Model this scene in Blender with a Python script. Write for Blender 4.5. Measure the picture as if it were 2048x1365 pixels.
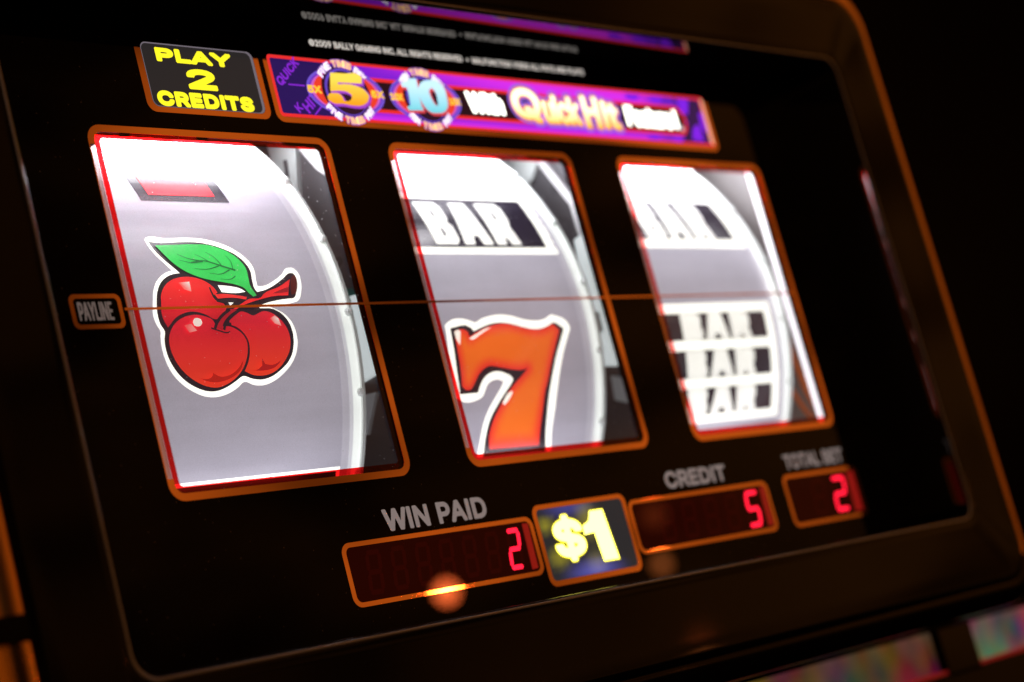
import bpy, bmesh, math, random
import numpy as np
from mathutils import Vector, Matrix
from mathutils.geometry import tessellate_polygon

random.seed(7)
for _o in list(bpy.data.objects):
    bpy.data.objects.remove(_o)
S = bpy.context.scene
COL = S.collection
MM = 0.001
# Plan frame: u to the right, v up, h towards the player, all in millimetres on the front glass.
# World: x = u, z = v, y = -h (into the machine is +y).

# ------------------------------------------------------------------ camera
cam_d = bpy.data.cameras.new('camera')
cam = bpy.data.objects.new('camera', cam_d)
COL.objects.link(cam)
right = Vector((0.65880182, -0.70788992, -0.25469984))
up = Vector((0.03123134, -0.31252809, 0.94939496))
back = -Vector((0.75166798, 0.63341775, 0.18378573))
M = Matrix((right, up, back)).transposed().to_4x4()
M.translation = Vector((-347.232, -423.279, -191.921)) * MM
cam.matrix_world = M
cam_d.sensor_fit = 'HORIZONTAL'
cam_d.sensor_width = 36
cam_d.lens = 70.91
cam_d.clip_start = 0.01
cam_d.clip_end = 100
cam_d.dof.use_dof = True
cam_d.dof.focus_distance = 0.590
cam_d.dof.aperture_fstop = 8.3
cam_d.dof.aperture_blades = 0
S.camera = cam

# ------------------------------------------------------------------ world: a dim amber casino hall around the player
W = bpy.data.worlds.new('World')
S.world = W
W.use_nodes = True
nt = W.node_tree
N, L = nt.nodes, nt.links
N.clear()
out = N.new('ShaderNodeOutputWorld')
bg = N.new('ShaderNodeBackground')
tc = N.new('ShaderNodeTexCoord')
L.new(bg.outputs[0], out.inputs[0])

def w_lobe(d, lo, hi, col, scale=None, nlo=0.45, nhi=0.6, stretch=(1, 1, 1), floor=None):
    """A patch of hall light around direction d, broken up by noise."""
    dv = Vector(d).normalized()
    dot = N.new('ShaderNodeVectorMath'); dot.operation = 'DOT_PRODUCT'
    dot.inputs[1].default_value = dv
    L.new(tc.outputs['Generated'], dot.inputs[0])
    mr = N.new('ShaderNodeMapRange'); mr.interpolation_type = 'SMOOTHSTEP'
    mr.inputs['From Min'].default_value = lo; mr.inputs['From Max'].default_value = hi
    L.new(dot.outputs['Value'], mr.inputs['Value'])
    fac = mr.outputs['Result']
    if scale:
        mp = N.new('ShaderNodeMapping'); mp.inputs['Scale'].default_value = stretch
        L.new(tc.outputs['Generated'], mp.inputs['Vector'])
        no = N.new('ShaderNodeTexNoise'); no.inputs['Scale'].default_value = scale
        no.inputs['Detail'].default_value = 2.5
        L.new(mp.outputs[0], no.inputs['Vector'])
        m2 = N.new('ShaderNodeMapRange'); m2.interpolation_type = 'SMOOTHSTEP'
        m2.inputs['From Min'].default_value = nlo; m2.inputs['From Max'].default_value = nhi
        m2.inputs['To Min'].default_value = 0.16
        L.new(no.outputs['Fac'], m2.inputs['Value'])
        mu = N.new('ShaderNodeMath'); mu.operation = 'MULTIPLY'
        L.new(fac, mu.inputs[0]); L.new(m2.outputs['Result'], mu.inputs[1])
        fac = mu.outputs[0]
    if floor:
        sx = N.new('ShaderNodeSeparateXYZ'); L.new(tc.outputs['Generated'], sx.inputs[0])
        m3 = N.new('ShaderNodeMapRange'); m3.interpolation_type = 'SMOOTHSTEP'
        m3.inputs['From Min'].default_value = floor[0]; m3.inputs['From Max'].default_value = floor[1]
        m3.inputs['To Min'].default_value = 0.06
        L.new(sx.outputs['Z'], m3.inputs['Value'])
        mu = N.new('ShaderNodeMath'); mu.operation = 'MULTIPLY'
        L.new(fac, mu.inputs[0]); L.new(m3.outputs['Result'], mu.inputs[1])
        fac = mu.outputs[0]
    mx = N.new('ShaderNodeVectorMath'); mx.operation = 'SCALE'
    mx.inputs[0].default_value = col
    L.new(fac, mx.inputs['Scale'])
    return mx.outputs[0]

def w_sum(parts):
    acc = parts[0]
    for p in parts[1:]:
        a = N.new('ShaderNodeVectorMath'); a.operation = 'ADD'
        L.new(acc, a.inputs[0]); L.new(p, a.inputs[1]); acc = a.outputs[0]
    return acc

lobes = [
    w_lobe((0.70, -0.68, 0.22), 0.80, 0.97, (0.68, 0.23, 0.040), 7.0, 0.36, 0.64, (1, 1, 2.2), (-0.16, 0.02)),   # hall seen in the glass
    w_lobe((0.96, -0.18, 0.22), 0.86, 0.97, (0.42, 0.115, 0.010), 5.0, 0.35, 0.6, (1, 1, 1), (-0.10, 0.10)),                # bay to the right
    w_lobe((0.55, -0.25, 0.80), 0.86, 0.98, (0.10, 0.030, 0.004), 5.0, 0.45, 0.65),               # ceiling
    w_lobe((-0.60, 0.80, 0.05), 0.80, 0.95, (0.52, 0.17, 0.022), 4.0, 0.30, 0.65),                # bay to the left
    w_lobe((-0.90, -0.38, 0.10), 0.72, 0.95, (0.40, 0.135, 0.018), 5.0, 0.35, 0.65),              # behind the player
]
L.new(w_sum(lobes), bg.inputs['Color'])
bg.inputs['Strength'].default_value = 1.0

# ------------------------------------------------------------------ lamps of the hall, an added fill light and exposure
def area(name, loc, target, size, power, col, size_y=None, shape=None, spread=None):
    d = bpy.data.lights.new(name, 'AREA')
    d.energy = power; d.color = col; d.size = size
    if spread: d.spread = math.radians(spread)
    d.shape = shape or ('RECTANGLE' if size_y else 'DISK')
    if size_y: d.size_y = size_y
    o = bpy.data.objects.new(name, d); COL.objects.link(o)
    o.location = loc
    o.rotation_euler = (Vector(target) - Vector(loc)).to_track_quat('-Z', 'Y').to_euler()
    return o

area('fill_light', (-0.55, -1.3, 0.75), (0.15, 0, -0.06), 0.7, 0.55, (1.0, 0.86, 0.78))  # unseen soft fill, added to keep the grey lettering neutral
CAMP = Vector((-347.232, -423.279, -191.921)) * MM
def mirror_lamp(u, v, dist, radius, rad, col):
    """A small ceiling lamp far behind the player, in the direction in which the glass mirrors it at (u, v)."""
    p = Vector((u, 0, v)) * MM
    d = (p - CAMP).normalized(); d.y = -d.y
    q = p + d * dist
    area('ceiling_lamp', q, p, 2 * radius, rad * math.pi * math.pi * radius ** 2 * math.sin(math.radians(5)) ** 2, col, spread=10)
mirror_lamp(95.0, -147.0, 3.2, 0.019, 95, (1.0, 0.15, 0.035))
mirror_lamp(204.0, -134.0, 3.2, 0.020, 2.5, (1.0, 0.15, 0.035))
mirror_lamp(201.0, -150.8, 3.4, 0.016, 11, (1.0, 0.25, 0.06))
S.view_settings.view_transform = 'Standard'
S.view_settings.look = 'None'
S.view_settings.exposure = 0
S.view_settings.gamma = 1
S.view_settings.use_curve_mapping = False
S.render.engine = 'CYCLES'
S.cycles.max_bounces = 10
S.cycles.transparent_max_bounces = 16
S.cycles.sample_clamp_indirect = 4
S.cycles.use_denoising = True

# ------------------------------------------------------------------ outlines of letters and of the printed symbols
GLYPHS={'!':(196,[[(67,160),(63,509),(132,509),(128,160)],[(98,-4),(86,-3),(75,1),(66,9),(58,18),(54,29),(52,41),(54,53),(58,64),(66,73),(75,80),(86,85),(98,86),(110,85),(121,80),(130,73),(138,64),(142,53),(143,41),(142,29),(138,18),(130,9),(121,1),(110,-3)]]),
'$':(447,[[(202,-74),(202,583),(244,583),(244,-74)],[(224,-9),(188,-7),(156,-1),(128,9),(102,23),(81,40),(64,60),(51,83),(42,109),(38,137),(104,137),(108,118),(114,102),(123,88),(136,76),(150,66),(166,59),(185,53),(204,50),(224,49),(246,50),(267,54),(286,60),(303,69),(317,79),(329,92),(338,106),(344,122),(346,139),(344,154),(340,168),(332,179),(322,189),(310,197),(296,205),(280,211),(263,217),(245,222),(184,239),(145,253),(112,269),(86,289),(67,313),(56,341),(52,372),(54,400),(62,425),(75,448),(92,468),(113,484),(138,498),(165,508),(195,514),(227,516),(259,514),(289,508),(316,498),(340,484),(360,468),(377,449),(390,427),(398,403),(401,378),(337,378),(332,402),(320,421),(302,437),(280,449),(254,456),(225,459),(204,457),(185,454),(167,448),(152,440),(139,430),(129,418),(121,405),(117,391),(115,376),(117,359),(122,345),(131,334),(142,324),(155,315),(169,308),(184,302),(198,297),(212,293),(264,279),(279,275),(295,270),(312,264),(328,256),(344,248),(359,238),(372,226),(384,213),(395,198),(402,180),(407,161),(408,139),(406,112),(399,87),(386,64),(370,43),(349,25),(323,11),(294,0),(261,-7)]]),
'.':(188,[[(95,-4),(83,-3),(73,1),(63,9),(55,18),(51,29),(50,41),(51,53),(55,64),(63,73),(73,81),(83,85),(95,87),(107,85),(118,81),(128,73),(135,64),(140,53),(141,41),(140,29),(135,18),(128,9),(118,1),(107,-3)]]),
'0':(453,[[(227,-7),(191,-3),(158,7),(130,24),(105,48),(85,77),(69,113),(57,155),(50,202),(48,254),(50,306),(57,353),(69,395),(85,431),(106,461),(130,484),(159,502),(191,512),(227,516),(262,512),(295,502),(323,484),(348,461),(368,431),(384,395),(396,353),(403,306),(405,254),(403,202),(396,155),(384,113),(368,77),(348,48),(323,24),(295,7),(263,-3)],[(227,50),(250,52),(271,60),(290,74),(306,92),(320,116),(330,144),(338,176),(342,213),(344,254),(342,295),(338,332),(330,365),(320,393),(306,416),(290,435),(271,449),(250,457),(227,460),(203,457),(182,449),(163,435),(147,416),(134,393),(123,365),(115,332),(111,295),(109,254),(111,213),(115,176),(123,144),(134,116),(147,92),(163,74),(182,60),(203,52)]]),
'1':(453,[[(76,0),(76,55),(391,55),(391,0)],[(276,509),(276,0),(212,0),(212,448),(209,448),(86,358),(86,427),(198,509)]]),
'2':(453,[[(64,0),(64,47),(234,229),(252,248),(268,266),(282,282),(294,298),(303,312),(311,327),(316,341),(319,356),(320,371),(319,389),(315,405),(308,419),(298,431),(287,441),(273,449),(258,455),(241,458),(224,460),(205,458),(188,454),(172,447),(159,438),(148,427),(139,413),(132,398),(128,381),(127,362),(66,362),(68,391),(75,418),(86,442),(102,464),(121,482),(143,496),(168,507),(196,513),(225,516),(254,513),(281,507),(306,497),(328,482),(346,465),(361,445),(372,423),(379,398),(381,372),(380,354),(377,336),(371,318),(363,299),(351,280),(336,259),(317,235),(294,209),(267,180),(153,60),(153,57),(389,57),(389,0)]]),
'5':(453,[[(221,-7),(192,-5),(165,1),(140,11),(118,25),(99,41),(83,60),(71,82),(63,105),(60,130),(122,130),(125,115),(130,102),(138,89),(148,78),(160,68),(173,60),(188,54),(204,51),(221,50),(241,51),(259,56),(276,64),(291,75),(304,89),(314,104),(322,122),(326,141),(328,162),(326,183),(321,203),(314,221),(303,237),(290,251),(275,262),(257,270),(238,275),(218,277),(201,276),(184,273),(167,268),(152,262),(139,255),(128,246),(67,253),(96,509),(366,509),(366,452),(151,452),(134,301),(136,301),(148,311),(162,318),(178,325),(194,330),(212,333),(229,334),(252,332),(274,328),(294,321),(313,311),(330,299),(345,285),(358,269),(370,251),(379,231),(386,210),(390,187),(391,163),(388,132),(381,102),(369,76),(352,52),(332,32),(309,15),(282,3),(253,-4)]]),
'9':(453,[[(226,516),(256,513),(285,506),(310,494),(333,478),(352,458),(368,434),(380,408),(387,378),(389,347),(387,322),(382,296),(373,270),(359,240),(340,207),(315,168),(200,0),(130,0),(301,248),(307,248),(302,238),(295,229),(287,221),(278,214),(268,207),(257,202),(245,198),(232,195),(218,195),(188,197),(161,203),(137,214),(116,229),(98,247),(83,269),(72,294),(66,321),(64,352),(66,382),(73,411),(85,436),(101,459),(120,479),(143,494),(168,506),(196,513)],[(226,460),(207,459),(190,454),(174,446),(160,435),(148,423),(138,407),(131,390),(127,372),(125,352),(127,331),(131,313),(138,295),(148,280),(160,268),(174,257),(190,250),(207,245),(226,243),(245,245),(263,249),(279,257),(293,267),(305,280),(314,295),(322,312),(326,330),(327,350),(326,371),(322,390),(314,407),(305,422),(293,435),(279,446),(263,454),(245,459)]]),
'A':(480,[[(16,0),(201,509),(276,509),(463,0),(395,0),(287,302),(280,323),(272,346),(264,372),(255,402),(244,438),(232,478),(245,478),(233,437),(222,402),(213,371),(204,345),(197,322),(191,302),(85,0)],[(110,142),(110,199),(370,199),(370,142)]]),
'B':(456,[[(60,0),(60,509),(241,509),(274,507),(304,501),(329,491),(350,477),(367,461),(381,442),(390,421),(396,398),(398,374),(397,353),(393,336),(387,320),(378,307),(368,295),(356,286),(343,278),(329,272),(315,267),(315,262),(331,260),(347,254),(363,245),(378,234),(391,220),(402,203),(411,184),(416,161),(418,136),(416,111),(410,88),(400,67),(386,48),(368,31),(344,18),(317,8),(284,2),(247,0)],[(125,57),(245,57),(281,60),(309,67),(330,80),(344,96),(353,115),(355,137),(354,153),(350,169),(342,184),(333,197),(320,209),(306,218),(289,225),(269,229),(248,231),(125,231)],[(125,285),(238,285),(256,287),(273,290),(288,296),(302,304),(314,314),(323,326),(330,340),(335,355),(336,372),(333,393),(326,412),(313,429),(294,442),(270,449),(240,452),(125,452)]]),
'C':(510,[[(267,-7),(225,-3),(186,7),(150,25),(119,49),(92,79),(70,115),(53,157),(44,203),(40,254),(44,305),(53,352),(70,393),(92,429),(119,459),(150,484),(186,501),(225,512),(267,516),(293,514),(317,511),(340,504),(362,496),(383,485),(402,471),(419,456),(435,438),(448,418),(459,397),(467,373),(473,348),(408,348),(404,365),(397,380),(389,395),(380,407),(369,418),(357,428),(344,437),(330,444),(315,449),(300,453),(284,455),(267,456),(237,453),(209,445),(184,432),(161,414),(141,391),(125,364),(113,332),(106,295),(103,254),(106,213),(113,177),(125,145),(141,117),(161,94),(184,76),(210,63),(237,56),(267,53),(284,54),(300,56),(315,60),(330,65),(344,72),(357,81),(369,90),(380,102),(389,114),(397,128),(404,144),(408,160),(473,160),(467,135),(459,112),(448,91),(435,71),(420,53),(402,38),(383,24),(363,13),(341,5),(317,-2),(293,-6)]]),
'D':(502,[[(219,0),(96,0),(96,57),(215,57),(254,60),(288,68),(318,81),(343,99),(363,122),(379,149),(390,181),(397,216),(399,255),(397,294),(390,329),(379,361),(364,388),(344,410),(320,428),(291,441),(258,449),(221,452),(93,452),(93,509),(225,509),(273,505),(315,495),(353,478),(385,455),(412,426),(433,391),(449,351),(458,306),(462,255),(458,205),(449,159),(433,119),(411,83),(384,54),(351,31),(312,14),(268,3)],[(125,509),(125,0),(60,0),(60,509)]]),
'E':(419,[[(60,0),(60,509),(372,509),(372,452),(125,452),(125,286),(355,286),(355,229),(125,229),(125,57),(375,57),(375,0)]]),
'F':(410,[[(60,0),(60,509),(369,509),(369,452),(125,452),(125,278),(346,278),(346,221),(125,221),(125,0)]]),
'G':(520,[[(269,-7),(225,-3),(185,7),(149,25),(118,49),(91,79),(69,116),(53,157),(43,203),(40,254),(43,305),(53,352),(69,393),(91,429),(117,459),(149,484),(184,501),(223,512),(265,516),(291,514),(316,510),(340,504),(363,494),(384,483),(403,469),(421,453),(436,436),(449,416),(460,395),(468,373),(474,349),(408,349),(402,365),(395,379),(387,393),(378,406),(368,417),(356,427),(344,436),(330,443),(315,448),(300,453),(283,455),(265,456),(236,453),(209,445),(183,432),(160,414),(141,392),(125,364),(113,332),(106,295),(103,254),(106,213),(113,177),(125,145),(141,117),(161,95),(184,76),(210,63),(238,56),(269,53),(296,55),(322,61),(345,71),(365,85),(382,102),(396,123),(407,147),(413,173),(415,202),(434,199),(283,199),(283,256),(478,256),(478,200),(475,160),(466,124),(451,91),(431,62),(406,38),(377,19),(344,5),(308,-4)]]),
'H':(517,[[(60,0),(60,509),(125,509),(125,289),(392,289),(392,509),(457,509),(457,0),(392,0),(392,232),(125,232),(125,0)]]),
'I':(300,[[(31,0),(31,57),(118,57),(118,452),(31,452),(31,509),(269,509),(269,452),(183,452),(183,57),(269,57),(269,0)]]),
'K':(467,[[(104,145),(104,216),(116,231),(128,246),(139,261),(151,275),(162,289),(174,303),(187,317),(199,331),(212,344),(364,509),(448,509),(231,276),(228,276)],[(60,0),(60,509),(125,509),(125,334),(124,225),(125,193),(125,0)],[(372,0),(188,259),(228,309),(449,0)]]),
'L':(393,[[(60,0),(60,509),(125,509),(125,57),(361,57),(361,0)]]),
'M':(628,[[(60,0),(60,509),(152,509),(277,187),(280,179),(284,170),(287,159),(291,147),(295,135),(299,123),(303,110),(307,97),(311,84),(315,71),(319,60),(322,49),(307,49),(311,59),(314,71),(318,83),(322,95),(326,108),(330,121),(334,134),(338,146),(342,158),(346,169),(349,179),(352,187),(476,509),(568,509),(568,0),(504,0),(504,291),(504,302),(504,314),(504,327),(505,340),(505,354),(505,369),(505,383),(506,398),(506,413),(506,428),(507,443),(507,457),(513,457),(508,441),(503,425),(498,409),(492,393),(487,378),(482,363),(477,348),(472,335),(467,322),(463,310),(459,300),(456,291),(342,0),(286,0),(170,291),(167,300),(163,310),(159,321),(155,333),(150,347),(145,361),(140,376),(134,392),(129,408),(124,424),(118,441),(112,457),(119,457),(119,444),(120,430),(120,416),(120,401),(121,386),(121,372),(121,357),(121,342),(122,328),(122,315),(122,302),(122,291),(122,0)]]),
'N':(523,[[(60,0),(60,509),(136,509),(343,183),(349,174),(355,163),(363,151),(371,137),(379,122),(388,107),(396,90),(405,73),(414,55),(405,54),(403,72),(402,90),(401,108),(400,126),(399,142),(399,157),(399,171),(399,184),(399,195),(399,509),(463,509),(463,0),(387,0),(202,290),(194,303),(186,317),(177,331),(168,346),(159,363),(148,381),(136,402),(123,425),(108,452),(119,454),(120,429),(121,406),(122,384),(123,363),(124,345),(124,328),(125,313),(125,301),(125,291),(125,0)]]),
'O':(533,[[(267,-7),(225,-3),(186,7),(150,25),(119,49),(92,79),(70,115),(53,157),(44,203),(40,254),(44,305),(53,352),(70,393),(92,429),(119,459),(150,484),(186,501),(225,512),(267,516),(309,512),(348,501),(384,484),(415,459),(442,429),(464,393),(480,352),(490,305),(493,254),(490,203),(480,157),(464,115),(442,79),(415,49),(384,25),(348,7),(309,-3)],[(267,53),(296,55),(324,63),(349,76),(372,94),(392,116),(408,144),(420,176),(428,213),(430,254),(428,295),(420,332),(408,365),(392,392),(372,415),(349,433),(324,446),(296,453),(267,456),(237,453),(210,445),(184,433),(161,415),(142,392),(125,364),(113,332),(106,295),(103,254),(106,213),(113,176),(125,144),(142,117),(161,94),(184,76),(210,63),(237,55)]]),
'P':(445,[[(60,0),(60,509),(235,509),(272,506),(305,499),(332,487),(356,471),(375,452),(390,430),(400,404),(407,377),(409,348),(407,318),(400,291),(390,265),(375,243),(356,223),(332,207),(305,195),(272,188),(235,186),(109,186),(109,242),(233,242),(257,244),(279,248),(297,256),(312,266),(324,279),(333,294),(339,310),(343,328),(344,348),(343,367),(339,385),(333,402),(324,416),(312,428),(297,439),(279,446),(257,451),(232,452),(125,452),(125,0)]]),
'Q':(533,[[(245,159),(313,159),(369,85),(384,65),(468,-48),(401,-48),(346,27),(331,46)],[(267,-7),(225,-3),(186,7),(150,25),(119,49),(92,79),(70,115),(53,157),(44,203),(40,254),(44,305),(53,352),(70,393),(92,429),(119,459),(150,484),(186,501),(225,512),(267,516),(309,512),(348,501),(384,484),(415,459),(442,429),(464,393),(480,352),(490,305),(493,254),(490,203),(480,157),(464,115),(442,79),(415,49),(384,25),(348,7),(309,-3)],[(267,53),(296,55),(324,63),(349,76),(372,94),(392,116),(408,144),(420,176),(428,213),(430,254),(428,295),(420,332),(408,365),(392,392),(372,415),(349,433),(324,446),(296,453),(267,456),(237,453),(210,445),(184,433),(161,415),(142,392),(125,364),(113,332),(106,295),(103,254),(106,213),(113,176),(125,144),(142,117),(161,94),(184,76),(210,63),(237,55)]]),
'R':(449,[[(60,0),(60,509),(236,509),(273,506),(305,500),(333,489),(356,473),(376,455),(390,433),(401,408),(407,381),(409,352),(407,323),(401,296),(390,271),(376,250),(356,232),(333,217),(305,206),(273,200),(236,198),(96,198),(96,255),(234,255),(258,256),(280,260),(298,267),(313,276),(325,287),(334,300),(340,316),(344,333),(345,352),(344,371),(340,389),(334,405),(325,419),(313,430),(298,440),(279,446),(258,451),(233,452),(125,452),(125,0)],[(353,0),(230,229),(303,229),(428,0)]]),
'S':(447,[[(224,-9),(188,-7),(156,-1),(128,9),(102,23),(81,40),(64,60),(51,83),(42,109),(38,137),(104,137),(108,118),(114,102),(123,88),(136,76),(150,66),(166,59),(185,53),(204,50),(224,49),(246,50),(267,54),(286,60),(303,69),(317,79),(329,92),(338,106),(344,122),(346,139),(344,154),(340,168),(332,179),(322,189),(310,197),(296,205),(280,211),(263,217),(245,222),(184,239),(145,253),(112,269),(86,289),(67,313),(56,341),(52,372),(54,400),(62,425),(75,448),(92,468),(113,484),(138,498),(165,508),(195,514),(227,516),(259,514),(289,508),(316,498),(340,484),(360,468),(377,449),(390,427),(398,403),(401,378),(337,378),(332,402),(320,421),(302,437),(280,449),(254,456),(225,459),(204,457),(185,454),(167,448),(152,440),(139,430),(129,418),(121,405),(117,391),(115,376),(117,359),(122,345),(131,334),(142,324),(155,315),(169,308),(184,302),(198,297),(212,293),(264,279),(279,275),(295,270),(312,264),(328,256),(344,248),(359,238),(372,226),(384,213),(395,198),(402,180),(407,161),(408,139),(406,112),(399,87),(386,64),(370,43),(349,25),(323,11),(294,0),(261,-7)]]),
'T':(449,[[(32,452),(32,509),(417,509),(417,452),(257,452),(257,0),(193,0),(193,452)]]),
'U':(517,[[(259,-8),(220,-6),(186,2),(154,15),(126,33),(103,55),(85,80),(71,108),(63,140),(60,173),(60,509),(124,509),(124,178),(126,155),(132,133),(141,113),(153,95),(169,80),(187,68),(208,59),(232,53),(259,52),(285,53),(309,59),(331,68),(349,80),(364,95),(377,113),(385,133),(391,155),(393,178),(393,509),(457,509),(457,173),(454,140),(446,108),(433,80),(414,55),(391,33),(363,15),(332,2),(297,-6)]]),
'V':(480,[[(204,0),(16,509),(84,509),(192,206),(199,187),(207,164),(215,137),(225,106),(236,71),(248,31),(235,31),(247,71),(257,107),(267,138),(276,165),(283,187),(290,206),(395,509),(463,509),(278,0)]]),
'W':(686,[[(155,0),(16,509),(82,509),(163,196),(167,179),(172,162),(175,145),(179,128),(183,111),(187,94),(190,76),(194,58),(197,40),(189,40),(193,58),(196,76),(200,94),(203,111),(207,128),(211,145),(215,162),(220,179),(224,196),(306,509),(380,509),(462,196),(466,179),(470,162),(474,145),(478,128),(482,111),(486,94),(490,76),(494,58),(497,40),(488,40),(492,58),(495,76),(499,94),(503,111),(506,128),(510,145),(515,162),(519,179),(523,196),(603,509),(670,509),(530,0),(455,0),(368,323),(362,345),(357,368),(351,391),(346,417),(341,445),(336,475),(350,475),(345,446),(340,420),(335,395),(330,371),(324,347),(318,323),(230,0)]]),
'X':(474,[[(18,0),(217,284),(217,236),(29,509),(104,509),(178,400),(188,386),(196,373),(204,361),(211,350),(217,340),(223,329),(230,318),(236,305),(243,292),(232,292),(239,305),(246,317),(252,329),(258,339),(265,350),(272,361),(280,373),(288,386),(298,400),(374,509),(446,509),(259,239),(259,287),(456,0),(382,0),(292,129),(283,142),(275,154),(268,165),(262,175),(256,185),(250,195),(244,206),(237,218),(230,231),(244,231),(238,219),(231,207),(225,196),(219,186),(213,176),(206,166),(199,155),(191,143),(182,129),(91,0)]]),
'Y':(472,[[(203,0),(203,208),(16,509),(91,509),(192,344),(203,327),(213,309),(222,292),(231,274),(240,254),(250,230),(224,230),(233,254),(242,275),(251,293),(260,310),(270,327),(280,344),(381,509),(455,509),(268,208),(268,0)]]),
'a':(389,[[(160,-9),(137,-7),(115,-3),(94,5),(76,15),(60,29),(48,45),(38,63),(32,84),(30,108),(32,128),(36,146),(43,161),(53,174),(64,184),(78,193),(92,200),(108,206),(125,211),(143,214),(161,217),(178,220),(200,223),(218,225),(234,227),(247,229),(257,231),(265,235),(271,240),(274,246),(276,255),(276,257),(275,272),(272,285),(267,297),(260,307),(251,315),(240,322),(227,327),(212,330),(196,331),(178,330),(163,327),(149,322),(137,316),(127,309),(118,301),(110,292),(104,283),(100,274),(41,291),(51,313),(64,331),(79,346),(95,358),(114,368),(133,375),(153,380),(173,383),(194,384),(208,384),(223,382),(239,379),(255,375),(271,369),(286,360),(300,350),(312,336),(322,320),(330,301),(335,278),(337,251),(337,0),(277,0),(277,52),(272,52),(267,43),(260,34),(252,25),(242,16),(229,8),(215,1),(199,-4),(181,-7)],[(170,45),(192,47),(211,51),(228,59),(242,68),(254,80),(263,93),(270,108),(274,122),(276,138),(276,190),(272,187),(267,184),(259,182),(251,180),(241,178),(231,176),(221,174),(210,173),(200,171),(191,170),(182,169),(175,168),(161,166),(147,163),(134,159),(122,153),(112,147),(103,139),(97,130),(93,118),(92,105),(93,93),(96,82),(102,72),(109,64),(119,57),(130,52),(142,48),(156,46)]]),
'c':(396,[[(207,-8),(174,-5),(144,3),(117,16),(93,35),(72,58),(56,85),(44,116),(37,150),(34,187),(37,225),(44,260),(56,291),(72,318),(93,341),(117,360),(144,374),(174,382),(207,384),(226,384),(243,381),(260,377),(276,371),(291,364),(305,356),(318,346),(330,335),(340,322),(349,308),(356,293),(362,277),(303,262),(300,272),(295,281),(290,289),(284,297),(278,304),(270,311),(261,316),(252,321),(242,325),(231,328),(220,329),(207,330),(184,328),(163,321),(145,310),(130,296),(118,278),(108,258),(102,236),(98,212),(96,187),(98,163),(102,139),(108,117),(118,97),(130,80),(145,66),(163,55),(184,49),(207,46),(220,47),(232,49),(243,52),(253,55),(262,60),(271,66),(279,73),(285,80),(292,89),(297,98),(301,107),(304,117),(363,102),(357,86),(350,70),(341,56),(331,43),(319,32),(306,21),(292,12),(277,5),(261,-1),(244,-5),(226,-7)]]),
'e':(404,[[(212,-8),(177,-5),(145,3),(117,16),(92,35),(72,58),(56,85),(44,116),(37,150),(34,187),(36,224),(44,258),(55,290),(71,317),(91,340),(115,359),(142,373),(172,382),(205,384),(226,383),(246,380),(266,374),(285,366),(303,355),(319,341),(334,324),(347,305),(357,282),(365,256),(370,227),(371,194),(371,169),(75,169),(75,221),(338,221),(310,202),(308,226),(304,248),(298,269),(288,286),(277,301),(263,314),(246,323),(227,328),(205,330),(183,328),(164,323),(146,313),(131,301),(119,286),(109,270),(102,251),(97,231),(96,211),(96,178),(98,151),(102,127),(110,106),(121,88),(135,73),(151,61),(169,53),(190,48),(212,46),(227,47),(241,49),(254,53),(265,58),(276,65),(285,73),(294,82),(300,93),(306,105),(365,91),(358,72),(348,55),(335,39),(320,26),(302,14),(283,4),(261,-3),(237,-7)]]),
'h':(410,[[(114,227),(114,0),(53,0),(53,509),(114,509),(114,287),(102,287),(116,319),(132,344),(152,362),(175,374),(200,382),(227,384),(252,383),(275,377),(295,369),(313,356),(328,340),(341,321),(350,298),(355,271),(357,240),(357,0),(296,0),(296,235),(293,263),(286,286),(273,304),(256,318),(235,326),(210,329),(192,328),(176,324),(161,317),(147,308),(136,297),(126,283),(119,266),(115,248)]]),
'i':(167,[[(53,0),(53,379),(114,379),(114,0)],[(84,443),(73,444),(63,448),(54,455),(47,463),(43,472),(41,483),(43,494),(47,504),(54,512),(63,518),(73,522),(84,524),(95,522),(105,518),(114,512),(121,504),(125,494),(126,483),(125,472),(121,463),(114,455),(105,448),(95,444)]]),
'k':(381,[[(110,137),(110,212),(121,212),(284,379),(360,379),(184,199),(177,199)],[(53,0),(53,509),(114,509),(114,0)],[(294,0),(148,186),(191,229),(372,0)]]),
'r':(259,[[(53,0),(53,379),(112,379),(112,321),(115,321),(124,339),(137,354),(152,367),(171,377),(191,383),(213,385),(218,385),(223,385),(229,384),(235,384),(240,384),(243,384),(243,322),(241,323),(236,324),(230,324),(223,325),(215,326),(207,326),(190,324),(174,321),(159,315),(146,306),(135,296),(126,284),(119,269),(115,254),(114,237),(114,0)]]),
't':(227,[[(204,379),(204,327),(6,327),(6,379)],[(65,471),(126,471),(126,98),(127,83),(130,70),(136,61),(144,55),(156,51),(170,50),(175,50),(180,50),(185,51),(191,52),(197,53),(202,54),(213,2),(207,0),(200,-2),(192,-3),(184,-3),(176,-4),(168,-4),(138,-1),(113,7),(92,21),(77,41),(68,64),(65,93)]]),
'u':(410,[[(182,-5),(158,-3),(135,2),(115,11),(97,23),(82,39),(69,59),(60,82),(54,109),(53,139),(53,379),(114,379),(114,144),(116,117),(124,94),(137,75),(154,61),(175,53),(200,50),(218,51),(234,55),(249,62),(263,71),(274,83),(283,97),(290,113),(295,132),(296,153),(296,379),(357,379),(357,0),(298,0),(298,92),(307,92),(294,60),(277,35),(257,17),(234,5),(209,-3)]]),
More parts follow.
